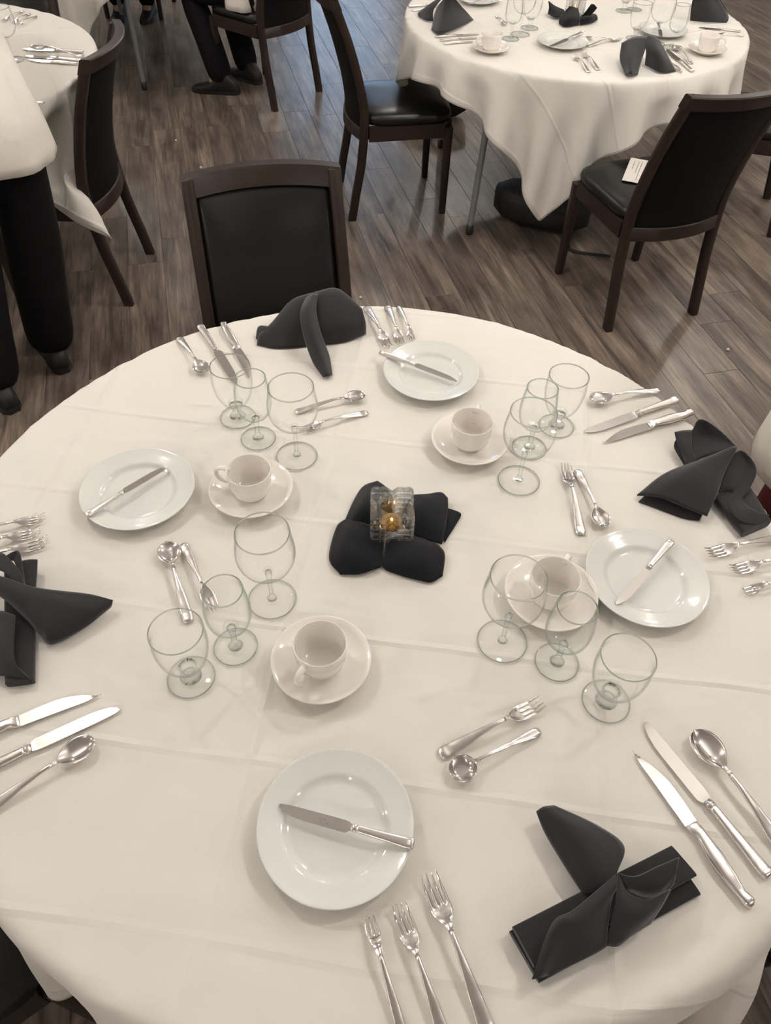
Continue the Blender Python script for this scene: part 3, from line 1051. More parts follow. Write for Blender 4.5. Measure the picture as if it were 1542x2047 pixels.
def glass_proto(kind):
    """name, bowl profile outside, wall, stem, foot"""
    if kind == 'wine_glass':
        H = 0.172; foot = 0.0400; stem = (0.0045, 0.0036, 0.0040, 0.006)
        z0 = 0.078
        bowl = [(0.006, z0 - 0.002), (0.014, z0), (0.026, z0 + 0.006), (0.0375, z0 + 0.017), (0.0445, z0 + 0.032), (0.0470, z0 + 0.046), (0.0462, z0 + 0.062), (0.0435, z0 + 0.080), (0.0415, H)]
    elif kind == 'small_wine_glass':
        H = 0.152; foot = 0.0345; stem = (0.008, 0.0048, 0.0052, 0.008)
        z0 = 0.058
        bowl = [(0.008, z0 - 0.002), (0.016, z0 + 0.001), (0.0255, z0 + 0.008), (0.0315, z0 + 0.018), (0.0345, z0 + 0.032), (0.0350, z0 + 0.046), (0.0338, z0 + 0.064), (0.0312, z0 + 0.082), (0.0295, H)]
    else:
        H = 0.130; foot = 0.0362; stem = (0.013, 0.0085, 0.0095, 0.014)
        z0 = 0.036
        bowl = [(0.013, z0 - 0.002), (0.020, z0 + 0.003), (0.0285, z0 + 0.013), (0.0355, z0 + 0.030), (0.0392, z0 + 0.050), (0.0402, z0 + 0.066), (0.0395, z0 + 0.080), (0.0390, H)]
    r = root(kind, 'x', 'glass')
    out = [Vector((a, 0, b)) for a, b in bowl]
    sm = spline(out, 26)
    th = 0.0012 if kind == 'wine_glass' else 0.0016
    inner = [(max(q.x - th, 0.0), q.z + (0.006 if i == 0 else 0.0)) for i, q in enumerate(sm)]
    prof = [(0.0, sm[0].z)] + [(q.x, q.z) for q in sm] + [(sm[-1].x - th * 0.5, H + 0.0006)]
    prof += [(q.x - th, q.z) for q in reversed(sm[4:])]
    prof += [(sm[3].x * 0.6, sm[4].z - 0.0005), (0, sm[4].z - 0.001)]
    mat = 'glass_wall_green' if kind == 'small_wine_glass' else 'glass_wall'
    link('bowl', M('bowl', lathe(prof, 48)), mat, r)
    s0, s1, s2, s3 = stem
    zs = z0 - 0.004
    sp = [(0, 0.0052), (s0 + 0.004, 0.0052), (s0, 0.0085), (s1, 0.016 if kind != 'water_goblet' else 0.012), (s1 * 0.95, zs * 0.6), (s2, zs * 0.85), (s3, zs + 0.0015), (0, zs + 0.0015)]
    link('stem', M('stem', lathe(sp, 24)), 'glass_thick', r)
    rr_ = sm[-1].x - th * 0.5
    link('rim', M('rim', lathe([(rr_ + 0.0011 * math.cos(2 * math.pi * k / 8), H + 0.0010 + 0.0011 * math.sin(2 * math.pi * k / 8)) for k in range(8)], 48, closed=True)), 'glass_stem', r)
    fp = [(0, 0.0004), (foot - 0.003, 0.0004), (foot, 0.0014), (foot - 0.0004, 0.0026), (foot * 0.7, 0.0034), (foot * 0.35, 0.0044), (0, 0.0050)]
    link('foot', M('foot', lathe(fp, 48)), mat, r)
    rf = foot - 0.0006
    link('foot_rim', M('foot_rim', lathe([(rf + 0.0011 * math.cos(2 * math.pi * k / 8), 0.0016 + 0.0011 * math.sin(2 * math.pi * k / 8)) for k in range(8)], 48, closed=True)), 'glass_stem', r)
    zb = sm[0].z
    rq = {'wine_glass': 0.006, 'small_wine_glass': 0.0105, 'water_goblet': 0.0135}[kind]
    link('base_ring', M('base_ring', lathe([(rq + 0.0016 * math.cos(2 * math.pi * k / 8), sm[4].z + 0.0012 + 0.0016 * math.sin(2 * math.pi * k / 8)) for k in range(8)], 28, closed=True)), 'glass_thick', r)
    return r


GP = {}


def glass(kind, px, py, label, turn=0):
    if kind not in GP: o = GP[kind] = glass_proto(kind)
    else: o = dup(GP[kind])
    p = at(px, py, TZ); o.location = (p.x, p.y, TZ + 0.0010)
    o['label'] = label; o['group'] = {'wine_glass': 'large wine glasses', 'small_wine_glass': 'small wine glasses', 'water_goblet': 'short water goblets'}[kind]
    return o


FAR, RGT, LFT, NEAR = 'before the empty chair', 'at the right-hand place setting', 'at the left-hand place setting', 'at the place setting closest to the camera'
plate(671, 1647, 'largest looking white side plate ' + NEAR)
plate(1294, 1151, 'white side plate on the right beside the black napkin and cup')
plate(275, 974, 'white side plate on the left with a knife pointing up right')
plate(862, 739, 'white side plate below the three forks ' + FAR)
cup_and_saucer(642, 1317, -118, 'nearest the camera, its handle towards the viewer')
cup_and_saucer(502, 974, 170, 'left of centre, its handle pointing left')
cup_and_saucer(940, 876, 75, 'behind the crystal candle holder, right of the far plate')
cup_and_saucer(1102, 1184, 60, 'right of centre, seen through a large wine glass')

glass('wine_glass', 594, 913, 'large round wine glass before the empty chair, in front of a spoon and fork')
glass('small_wine_glass', 517, 878, 'small wine glass between the goblet and round wine glass before the empty chair')
glass('water_goblet', 476, 835, 'short water goblet standing over knife tips before the empty chair')
glass('wine_glass', 1037, 962, 'large round wine glass right of the cup behind the candle holder')
glass('small_wine_glass', 1058, 897, 'small wine glass seen through the large one at the upper right setting')
glass('water_goblet', 1112, 853, 'short water goblet nearest the knives at the right-hand setting')
glass('wine_glass', 545, 1199, 'large round wine glass left of the black napkin and candle holder')
glass('small_wine_glass', 472, 1294, 'small greenish wine glass between two glasses on the left side')
glass('water_goblet', 383, 1355, 'short water goblet at the left end of the left row of glasses')
glass('wine_glass', 1004, 1283, 'large round wine glass in front of the cup at the right of centre')
glass('small_wine_glass', 1113, 1325, 'small greenish wine glass in the middle of the lower right row')
glass('water_goblet', 1211, 1403, 'short water goblet at the lower right end of its row')

G = 'cutlery of the '
# butter knives lying across the side plates
zk = TZ + 0.0225
for a, b, t_, lab in (((828, 1690), (557, 1615), 0, 'butter knife lying across the plate closest to the camera'), ((1342, 1083), (1235, 1210), 0, 'butter knife lying across the right-hand plate'), ((172, 1032), (332, 933), 0, 'butter knife lying across the left-hand plate'), ((760, 706), (915, 762), 0, 'butter knife lying across the plate below the three forks')):
    A = at(a[0], a[1], zk); B = at(b[0], b[1], TZ + 0.0175)
    o = flatware('butter_knife', a, b, lab, 'butter knives', z=zk, length=(B - A).length)
    d = B - A
    o.rotation_mode = 'XYZ'
    o.rotation_euler = (math.atan2(d.z, math.hypot(d.x, d.y)), 0, math.atan2(d.y, d.x) - math.pi / 2)
    o.location = A - Vector((0, 0, 0.001))
# setting before the empty chair
flatware('dinner_spoon', (357, 673), (411, 749), 'spoon with its bowl beside the goblet before the empty chair', 'spoons')
flatware('dinner_knife', (405, 658), (475, 766), 'dinner knife between spoon and steak knife before the empty chair', 'dinner knives', length=0.235)
flatware('steak_knife', (445, 646), (506, 757), 'steak knife with curved handle left of the black napkin before the empty chair', 'steak knives')
flatware('dinner_fork', (733, 612), (777, 696), 'dinner fork beside the black napkin before the empty chair', 'forks')
flatware('dinner_fork', (775, 610), (802, 691), 'middle fork of three above the far plate', 'forks')
flatware('cocktail_fork', (797, 611), (825, 681), 'small three tined fork above the far plate', 'forks')
flatware('dinner_spoon', (590, 822), (730, 791), 'dessert spoon lying behind the large wine glass, bowl to the right', 'spoons')
flatware('dinner_fork', (735, 822), (597, 862), 'dessert fork lying behind the large wine glass, handle to the right', 'forks')
# right-hand setting
flatware('dinner_spoon', (1320, 778), (1178, 804), 'spoon nearest the floor edge at the right-hand setting', 'spoons')
flatware('dinner_knife', (1354, 798), (1172, 864), 'dinner knife between spoon and steak knife at the right-hand setting', 'dinner knives')
flatware('steak_knife', (1386, 824), (1202, 881), 'steak knife above the black napkin at the right-hand setting', 'steak knives', mirror=True)
flatware('dinner_fork', (1163, 1068), (1131, 930), 'dessert fork standing upright in view above the right-hand plate', 'forks')
flatware('dinner_spoon', (1155, 938), (1208, 1057), 'dessert spoon beside the upright fork above the right-hand plate', 'spoons')
flatware('dinner_fork', (1545, 1079), (1411, 1108), 'uppermost of three forks at the right table edge', 'forks', length=0.176)
flatware('dinner_fork', (1572, 1118), (1460, 1141), 'middle fork of three at the right table edge', 'forks', length=0.165)
flatware('cocktail_fork', (1580, 1160), (1484, 1184), 'small fork lowest of three at the right table edge', 'forks', length=0.142)
# left-hand setting
flatware('dinner_fork', (-60, 1068), (93, 1034), 'uppermost of three forks at the left edge above the napkin', 'forks', length=0.150)
flatware('dinner_fork', (-62, 1098), (83, 1062), 'middle fork of three at the left edge above the napkin', 'forks', length=0.165)
flatware('dinner_fork', (-60, 1130), (99, 1081), 'fork half hidden under the left black napkin', 'forks', length=0.176)
flatware('dinner_spoon', (377, 1243), (334, 1087), 'dessert spoon with its bowl up, behind the left goblet', 'spoons')
flatware('dinner_fork', (366, 1086), (430, 1225), 'dessert fork reaching behind the left greenish wine glass', 'forks')
flatware('steak_knife', (-75, 1485), (201, 1380), 'steak knife below the left black napkin', 'steak knives', length=0.228)
flatware('dinner_knife', (-75, 1560), (238, 1411), 'dinner knife between steak knife and spoon at the left edge', 'dinner knives', length=0.235)
flatware('dinner_spoon', (-15, 1612), (191, 1481), 'spoon lowest of three pieces at the left edge', 'spoons', length=0.172)
# setting closest to the camera
flatware('cocktail_fork', (806, 2070), (737, 1832), 'small three tined fork below the closest plate', 'forks', length=0.142)
flatware('dinner_fork', (905, 2120), (797, 1808), 'middle fork of three at the bottom edge', 'forks', length=0.165)
flatware('dinner_fork', (985, 2085), (856, 1748), 'largest looking fork beside the closest black napkin', 'forks')
flatware('dinner_fork', (879, 1508), (1083, 1405), 'dessert fork lying above the round soup spoon', 'forks')
flatware('round_soup_spoon', (1080, 1459), (903, 1551), 'soup spoon with a round bowl and fluted handle end', 'spoons')
flatware('dinner_spoon', (1585, 1722), (1385, 1464), 'spoon at the right edge beyond the long dinner knife', 'spoons', length=0.205)
flatware('dinner_knife', (1538, 1752), (1286, 1446), 'dinner knife between steak knife and spoon at the lower right', 'dinner knives')
flatware('steak_knife', (1502, 1813), (1272, 1496), 'steak knife with serrated blade beside the closest black napkin', 'steak knives', mirror=True)


# ------------------------------------------------------------------ folded napkins: cloth patches with real height and thickness
def patch(name, rows, parent, mat, n=7, thick=0.0028):
    """rows of (px, py, height over the cloth); smooth sheet through them"""
    P = [[at(a, b, TZ + h) for a, b, h in r_] for r_ in rows]
    nv = (len(P) - 1) * n + 1
    nu = (len(P[0]) - 1) * n + 1
    cols = [spline(r_, nu) for r_ in P]
    grid = []
    for k in range(nu):
        grid.append(spline([c_[k] for c_ in cols], nv))
    o0 = Vector(parent.location)
    V = []; Fc = []
    for k in range(nu):
        for j in range(nv):
            q = grid[k][j] - o0
            q.z = max(q.z, 0.0004)
            V.append(q)
    for k in range(nu - 1):
        for j in range(nv - 1):
            Fc.append((k * nv + j, (k + 1) * nv + j, (k + 1) * nv + j + 1, k * nv + j + 1))
    o = link(name, mesh(name, V, Fc), mat, parent)
    so = o.modifiers.new('thickness', 'SOLIDIFY'); so.thickness = thick; so.offset = 0
    return o


def band(name, c4, h0, h1, parent, mat, layers=1):
    """flat folded strip through four pixel corners (left end pair, right end pair), rounded long edges"""
    a0, a1, b1, b0 = [at(px, py, TZ + (h0 + h1) / 2) for px, py in c4]
    o0 = Vector(parent.location)
    rings = []
    for i in range(11):
        f = i / 10
        p0 = a0.lerp(b0, f); p1 = a1.lerp(b1, f)
        mid = (p0 + p1) / 2 - o0; u = (p1 - p0) / 2
        hw = u.length; u.normalize()
        mid.z = (h0 + h1) / 2 + 0.001
        rings.append(ring(mid, u, Vector((0, 0, 1)), hw, (h1 - h0) / 2, 20, 5))
    o = link(name, M(name, loft(rings)), mat, parent)
    autosmooth(o, 50)
    return o


def napkin_root(px, py, label):
    p = at(px, py, TZ)
    return root('folded_napkin', label, 'napkin', (p.x, p.y, TZ), group='black folded napkins')


# closest napkin, lower right
r = napkin_root(1210, 1830, 'black napkin with a leaf shaped wing at the lower right, closest to the camera')
band('folded_band', ((1018, 1862), (1078, 1966), (1400, 1790), (1336, 1700)), 0.000, 0.010, r, 'napkin')
band('folded_band', ((1024, 1853), (1068, 1935), (1392, 1752), (1340, 1692)), 0.0105, 0.021, r, 'napkin')
patch('wing', [[(1168, 1790, .020), (1205, 1775, .040), (1234, 1745, .038)], [(1123, 1720, .016), (1180, 1712, .048), (1247, 1692, .030)], [(1090, 1664, .018), (1140, 1655, .045), (1196, 1652, .032)], [(1073, 1622, .022), (1086, 1614, .030), (1108, 1611, .028)]], r, 'napkin')
patch('fold', [[(1064, 1958, .022), (1105, 1848, .046), (1150, 1818, .050), (1232, 1748, .052)], [(1078, 1955, .026), (1116, 1856, .052), (1162, 1836, .056), (1236, 1768, .056)], [(1090, 1950, .022), (1135, 1895, .034), (1185, 1868, .040), (1222, 1800, .046)], [(1095, 1950, .020), (1150, 1925, .022), (1190, 1905, .024), (1211, 1893, .026)]], r, 'napkin')
patch('fold', [[(1236, 1746, .056), (1252, 1782, .052), (1295, 1797, .050), (1341, 1778, .046)], [(1232, 1800, .054), (1252, 1822, .052), (1288, 1832, .046), (1322, 1812, .036)], [(1213, 1890, .024), (1236, 1890, .024), (1264, 1868, .024), (1300, 1845, .022)]], r, 'napkin')
patch('fold', [[(1236, 1746, .058), (1272, 1752, .048), (1316, 1732, .046), (1358, 1714, .044)], [(1250, 1772, .044), (1285, 1783, .034), (1320, 1776, .034), (1352, 1745, .038)], [(1256, 1785, .048), (1293, 1798, .046), (1322, 1792, .044), (1346, 1768, .042)]], r, 'napkin')
# before the empty chair
r = napkin_root(640, 690, 'black napkin with a tongue hanging forward before the empty chair')
patch('fold', [[(640, 690, .002), (690, 684, .002), (732, 668, .002)], [(636, 648, .040), (690, 640, .046), (731, 645, .030)], [(630, 584, .074), (676, 578, .080), (724, 618, .052)], [(640, 622, .002), (690, 622, .002), (730, 645, .002)]], r, 'napkin')
patch('fold', [[(514, 690, .002), (560, 697, .002), (640, 690, .002)], [(520, 668, .016), (562, 648, .036), (640, 640, .040)], [(556, 640, .026), (585, 600, .056), (640, 582, .072)], [(550, 658, .002), (585, 645, .002), (640, 630, .002)]], r, 'napkin')
patch('fold', [[(512, 677, .004), (530, 692, .003), (548, 690, .003)], [(518, 653, .018), (535, 655, .026), (552, 656, .030)], [(545, 655, .012), (555, 660, .014), (565, 664, .012)]], r, 'napkin')
patch('tongue', [[(612, 596, .074), (625, 588, .084), (636, 588, .080)], [(601, 626, .072), (616, 618, .082), (632, 622, .072)], [(607, 669, .048), (624, 664, .060), (642, 668, .048)], [(625, 722, .014), (643, 716, .028), (658, 711, .014)], [(647, 754, .003), (656, 752, .012), (664, 750, .003)]], r, 'napkin')
# right-hand setting
r = napkin_root(1420, 985, 'black napkin with one broad wing at the right table edge')
band('folded_band', ((1428, 1002), (1474, 938), (1540, 1046), (1484, 1070)), 0.000, 0.020, r, 'napkin')
patch('wing', [[(1274, 990, .010), (1320, 994, .022), (1372, 1015, .022), (1414, 1032, .016)], [(1328, 948, .026), (1366, 952, .046), (1408, 968, .046), (1430, 995, .030)], [(1394, 922, .044), (1418, 918, .058), (1438, 928, .056), (1452, 936, .046)], [(1468, 893, .062), (1470, 893, .064), (1472, 894, .064), (1473, 896, .062)]], r, 'napkin')
patch('fold', [[(1277, 1003, .002), (1320, 1019, .002), (1366, 1036, .002), (1398, 1041, .002)], [(1322, 962, .010), (1352, 975, .014), (1392, 1000, .014), (1412, 1016, .010)], [(1385, 938, .016), (1405, 945, .020), (1425, 960, .020), (1438, 966, .016)]], r, 'napkin')
patch('fold', [[(1349, 864, .030), (1366, 861, .034), (1384, 860, .036)], [(1354, 884, .024), (1368, 892, .028), (1384, 896, .028)], [(1374, 930, .018), (1384, 930, .018), (1394, 926, .020)]], r, 'napkin')
patch('fold', [[(1349, 884, .014), (1356, 874, .020), (1364, 880, .020)], [(1350, 898, .006), (1362, 902, .012), (1372, 904, .014)], [(1368, 930, .004), (1378, 930, .008), (1386, 928, .010)]], r, 'napkin')
patch('fold', [[(1384, 862, .036), (1396, 840, .052), (1414, 842, .054), (1446, 866, .056), (1473, 893, .060)], [(1384, 890, .026), (1402, 872, .030), (1424, 872, .036), (1446, 882, .046), (1470, 895, .058)], [(1385, 926, .022), (1402, 916, .024), (1426, 908, .034), (1448, 902, .046), (1468, 897, .056)]], r, 'napkin')
patch('loop', [[(1466, 908, .050), (1484, 901, .056), (1505, 920, .052), (1513, 944, .044), (1500, 975, .030), (1485, 998, .024), (1506, 1020, .030), (1538, 1030, .022)], [(1452, 940, .040), (1474, 918, .046), (1490, 930, .040), (1494, 950, .034), (1480, 972, .026), (1468, 1000, .022), (1490, 1028, .028), (1528, 1044, .020)], [(1436, 985, .020), (1450, 980, .024), (1462, 980, .024), (1466, 985, .022), (1462, 995, .020), (1458, 1012, .020), (1478, 1040, .024), (1515, 1050, .020)]], r, 'napkin')
# left-hand setting
r = napkin_root(70, 1230, 'black napkin at the left picture edge with a wing pointing right')
band('folded_band', ((10, 1140), (72, 1130), (70, 1362), (12, 1370)), 0.000, 0.016, r, 'napkin')
patch('wing', [[(-40, 1150, .050), (0, 1152, .056), (60, 1172, .052), (105, 1180, .046), (177, 1188, .030), (226, 1200, .020)], [(-20, 1175, .046), (16, 1180, .054), (70, 1200, .050), (120, 1212, .044), (180, 1220, .028), (224, 1206, .018)], [(20, 1205, .030), (54, 1230, .034), (85, 1255, .030), (108, 1272, .024), (170, 1250, .014), (222, 1211, .012)], [(30, 1215, .018), (56, 1240, .016), (84, 1272, .012), (106, 1287, .008), (164, 1257, .006), (220, 1214, .006)]], r, 'napkin')
patch('fold', [[(-40, 1110, .040), (0, 1106, .048), (14, 1112, .050), (38, 1140, .048), (50, 1170, .044)], [(-40, 1150, .036), (-10, 1140, .044), (10, 1145, .046), (28, 1165, .044), (40, 1185, .040)]], r, 'napkin')
patch('fold', [[(12, 1112, .036), (27, 1103, .042), (38, 1103, .042), (44, 1130, .038), (50, 1172, .036)], [(2, 1130, .030), (18, 1122, .034), (30, 1124, .034), (36, 1150, .032), (44, 1185, .030)]], r, 'napkin')
patch('fold', [[(42, 1122, .022), (58, 1119, .024), (75, 1119, .024)], [(46, 1145, .022), (58, 1144, .022), (74, 1142, .022)], [(52, 1185, .020), (60, 1185, .020), (71, 1182, .020)]], r, 'napkin')
patch('fold', [[(-40, 1230, .030), (0, 1222, .036), (30, 1230, .034)], [(-40, 1290, .026), (5, 1300, .034), (30, 1320, .028)], [(-40, 1350, .004), (14, 1352, .018), (66, 1362, .014)]], r, 'napkin')
# lotus folded napkin under the candle holder
r = napkin_root(775, 1065, 'black lotus folded napkin under the crystal candle holder in the table centre')
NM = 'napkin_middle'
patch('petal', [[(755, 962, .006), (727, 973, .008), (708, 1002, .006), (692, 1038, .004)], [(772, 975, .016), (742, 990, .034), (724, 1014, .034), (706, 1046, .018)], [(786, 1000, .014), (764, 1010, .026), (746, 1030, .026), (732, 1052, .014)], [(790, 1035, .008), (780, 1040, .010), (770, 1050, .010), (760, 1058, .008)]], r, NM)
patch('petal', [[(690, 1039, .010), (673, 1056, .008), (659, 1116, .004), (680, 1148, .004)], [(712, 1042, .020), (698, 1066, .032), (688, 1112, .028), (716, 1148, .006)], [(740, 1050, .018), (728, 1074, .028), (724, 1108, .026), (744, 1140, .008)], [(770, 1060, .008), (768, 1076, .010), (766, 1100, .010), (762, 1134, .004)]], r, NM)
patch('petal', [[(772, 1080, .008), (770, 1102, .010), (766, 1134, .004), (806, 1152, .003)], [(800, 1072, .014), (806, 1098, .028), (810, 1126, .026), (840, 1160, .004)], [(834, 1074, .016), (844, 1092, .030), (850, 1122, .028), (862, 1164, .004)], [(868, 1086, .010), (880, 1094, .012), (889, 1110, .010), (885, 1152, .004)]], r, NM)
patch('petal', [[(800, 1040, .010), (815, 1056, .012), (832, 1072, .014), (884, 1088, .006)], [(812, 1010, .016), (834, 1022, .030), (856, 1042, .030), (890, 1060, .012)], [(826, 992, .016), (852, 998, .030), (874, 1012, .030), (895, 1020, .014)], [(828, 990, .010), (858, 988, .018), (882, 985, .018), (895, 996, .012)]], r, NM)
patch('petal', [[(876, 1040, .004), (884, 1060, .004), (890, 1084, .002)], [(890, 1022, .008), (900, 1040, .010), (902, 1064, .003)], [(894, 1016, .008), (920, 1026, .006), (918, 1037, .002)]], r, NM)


# ------------------------------------------------------------------ crystal candle holder: square block, V grooves, stepped cuts, round well
def candle_holder(loc, rz, label, s=1.0):
    r = root('candle_holder', label, 'candle holder', loc, rz, 'crystal candle holders')
    hw, H = 0.0350 * s, 0.068 * s

    def sec(z, k, notch):
        pts = []
        for q in range(4):
            a = math.pi / 2 * q
            ca, sa = math.cos(a), math.sin(a)
            # one side: corner chamfer, run, groove, run
            g_ = 0.0022 * s
            side = [(hw * k, -hw * k * 0.86), (hw * k, -hw * k * 0.62), (hw * k - g_, -hw * k * 0.57), (hw * k, -hw * k * 0.52), (hw * k, -hw * k * 0.28), (hw * k - notch, 0.0), (hw * k, hw * k * 0.28), (hw * k, hw * k * 0.52), (hw * k - g_, hw * k * 0.57), (hw * k, hw * k * 0.62), (hw * k, hw * k * 0.86)]
            for x, y in side: pts.append((x * ca - y * sa, x * sa + y * ca, z))
        return pts
    rings = []
    lay = 5
    rings.append(sec(0.0, 0.86, 0.004 * s))
    rings.append(sec(0.004 * s, 0.90, 0.006 * s))
    for i in range(lay):
        z0 = 0.006 * s + (H - 0.010 * s) * i / lay; z1 = 0.006 * s + (H - 0.010 * s) * (i + 1) / lay
        rings.append(sec(z0 + 0.0008, 0.93, 0.008 * s)); rings.append(sec(z0 + 0.0022, 1.0, 0.010 * s))
        rings.append(sec(z1 - 0.0022, 1.0, 0.010 * s)); rings.append(sec(z1 - 0.0006, 0.93, 0.008 * s))
    rings.append(sec(H, 0.97, 0.009 * s))
    # mouth and well
    n = len(rings[0])
    ang = [math.atan2(p[1], p[0]) for p in rings[0]]
    for rr, z in ((0.0225 * s, H - 0.0005), (0.0215 * s, H - 0.004 * s), (0.0200 * s, 0.030 * s), (0.0185 * s, 0.016 * s), (0.012 * s, 0.0125 * s)):
        rings.append([(rr * math.cos(a), rr * math.sin(a), z) for a in ang])
    o = link('crystal_block', M('crystal_block', loft(rings)), 'crystal', r, smooth=False)
    link('tealight', M('tealight', lathe([(0, 0.0165 * s), (0.0165 * s, 0.0165 * s), (0.0172 * s, 0.018 * s), (0.0172 * s, 0.0225 * s), (0.0150 * s, 0.0240 * s), (0, 0.0232 * s)], 28)), 'wax', r)
    link('flame', M('flame', lathe([(0, 0.0236 * s), (0.0020 * s, 0.0250 * s), (0.0024 * s, 0.0265 * s), (0.0014 * s, 0.0290 * s), (0, 0.0310 * s)], 12)), 'flame', r)
    return r


p = at(782, 1068, TZ)
candle_holder((p.x, p.y, TZ + 0.0125), math.radians(2), 'square cut crystal candle holder with a yellow tealight on the nearest table', 1.08)


# ------------------------------------------------------------------ second table, upper right
def pl2(px, py, label):
    o = link('side_plate', plate_me, None)
    p = at(px, py, TZ + 0.018); o.location = (p.x, p.y, TZ + 0.0008)
    return tag(o, label, 'plate', 'white side plates')


U = 'on the upper right table'
pl2(957, -6, 'white side plate at the top edge behind the left napkin ' + U)
pl2(1126, 81, 'white side plate with a knife at the front ' + U)
pl2(1326, 58, 'white side plate behind the tent shaped napkin ' + U)
cup_and_saucer(982, 92, 200, 'at the left front ' + U)
cup_and_saucer(1414, 95, -18, 'at the right edge ' + U)
flatware('butter_knife', (1163, 66), (1100, 93), 'butter knife across the front plate ' + U, 'butter knives', z=TZ + 0.021)
flatware('butter_knife', (1316, 46), (1323, 74), 'butter knife on the plate behind the tent shaped napkin', 'butter knives', z=TZ + 0.021, length=0.185)
flatware('butter_knife', (985, -12), (938, 8), 'butter knife on the plate at the top edge ' + U, 'butter knives', z=TZ + 0.021)
flatware('dinner_knife', (871, 73), (958, 67), 'uppermost of three knives left of the cup ' + U, 'dinner knives')
flatware('dinner_knife', (880, 80), (960, 74), 'middle one of three knives left of the cup ' + U, 'dinner knives')
flatware('steak_knife', (887, 87), (955, 81), 'lowest of three knives left of the cup ' + U, 'steak knives')
flatware('dinner_fork', (1187, 152), (1148, 112), 'left one of two forks near the front edge ' + U, 'forks', length=0.172)
flatware('dinner_fork', (1210, 151), (1166, 107), 'right one of two forks near the front edge ' + U, 'forks', length=0.176)
flatware('dinner_spoon', (1234, 80), (1168, 77), 'dessert spoon right of the front plate ' + U, 'spoons')
flatware('dinner_fork', (1175, 91), (1242, 78), 'dessert fork right of the front plate ' + U, 'forks')
flatware('dinner_spoon', (1397, 138), (1348, 94), 'spoon right of the tent shaped napkin ' + U, 'spoons', length=0.185)
flatware('dinner_knife', (1385, 142), (1332, 98), 'dinner knife right of the tent shaped napkin ' + U, 'dinner knives')
flatware('steak_knife', (1363, 144), (1322, 110), 'steak knife partly under the tent shaped napkin ' + U, 'steak knives')
flatware('dinner_knife', (1481, 62), (1398, 54), 'knife behind the right cup ' + U, 'dinner knives')
flatware('dinner_fork', (1487, 70), (1428, 67), 'fork beside the right cup ' + U, 'forks')
flatware('dinner_knife', (817, 12), (900, 8), 'knife handle showing left of the left napkin ' + U, 'dinner knives')
flatware('dinner_fork', (824, 20), (890, 16), 'fork handle showing under the left napkin ' + U, 'forks')
flatware('dinner_spoon', (993, 31), (1011, 50), 'teaspoon beside the left glasses ' + U, 'spoons')
glass('small_wine_glass', 1021, 79, 'small wine glass nearest the left cup ' + U)
glass('wine_glass', 1040, 70, 'large wine glass in the left trio ' + U)
glass('water_goblet', 1059, 57, 'water goblet in the left trio ' + U)
glass('water_goblet', 1269, 78, 'water goblet left of the right hand plate ' + U)
glass('wine_glass', 1309, 88, 'large wine glass over the right hand plate ' + U)
glass('small_wine_glass', 1343, 96, 'small wine glass in front of the right hand plate ' + U)
glass('water_goblet', 1247, 23, 'water goblet at the top edge right of the candle holder')
glass('small_wine_glass', 1268, 20, 'small wine glass at the top edge right of the candle holder')
r = napkin_root(895, 45, 'black cone folded napkin at the left of the upper right table')
patch('wing', [[(863, 60, .003), (880, 68, .010), (915, 56, .010), (947, 40, .003)], [(872, 20, .050), (890, 18, .070), (910, 16, .066), (935, 26, .030)], [(892, -8, .110), (896, -12, .118), (902, -10, .116), (910, -2, .100)]], r, 'napkin')
patch('fold', [[(838, 34, .003), (852, 40, .008), (866, 42, .004)], [(838, 24, .014), (856, 14, .040), (868, 18, .040)], [(874, 2, .050), (880, -6, .070), (888, -8, .080)]], r, 'napkin')
r = napkin_root(1290, 125, 'black tent shaped napkin at the front edge of the upper right table')
patch('wing', [[(1252, 151, .003), (1262, 147, .022), (1275, 150, .003)], [(1240, 120, .030), (1262, 110, .056), (1284, 118, .040)], [(1243, 86, .070), (1268, 74, .088), (1300, 72, .090)]], r, 'napkin')
patch('wing', [[(1290, 130, .010), (1322, 145, .006), (1352, 143, .003)], [(1292, 100, .060), (1318, 108, .060), (1338, 116, .036)], [(1288, 70, .090), (1304, 70, .094), (1318, 80, .080)]], r, 'napkin')
r = napkin_root(1420, 35, 'black upright napkin at the top right of the upper right table')
patch('wing', [[(1380, 41, .002), (1415, 44, .006), (1453, 45, .002)], [(1382, 15, .050), (1415, 16, .056), (1456, 30, .020)], [(1388, -12, .100), (1410, -14, .104), (1432, -8, .090)]], r, 'napkin')
patch('fold', [[(1453, 45, .002), (1457, 38, .010), (1455, 28, .004)], [(1450, 20, .024), (1452, 20, .026), (1452, 20, .020)], [(1432, -8, .088), (1434, -10, .090), (1436, -6, .086)]], r, 'napkin')
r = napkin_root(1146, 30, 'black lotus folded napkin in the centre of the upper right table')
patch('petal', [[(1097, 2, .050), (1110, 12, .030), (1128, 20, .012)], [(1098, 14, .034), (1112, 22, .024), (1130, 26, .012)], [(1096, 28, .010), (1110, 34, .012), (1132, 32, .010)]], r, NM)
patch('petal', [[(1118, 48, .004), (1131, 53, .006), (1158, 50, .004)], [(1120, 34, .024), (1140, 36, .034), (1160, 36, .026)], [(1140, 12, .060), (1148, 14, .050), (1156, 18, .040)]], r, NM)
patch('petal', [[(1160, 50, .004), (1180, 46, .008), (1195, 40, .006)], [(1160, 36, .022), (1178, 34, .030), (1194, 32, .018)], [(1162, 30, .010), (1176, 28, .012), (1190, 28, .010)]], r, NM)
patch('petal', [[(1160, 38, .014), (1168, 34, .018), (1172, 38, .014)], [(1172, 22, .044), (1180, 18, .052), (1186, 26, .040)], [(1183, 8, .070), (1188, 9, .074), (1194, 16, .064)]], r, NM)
p = at(1147, 33, TZ)
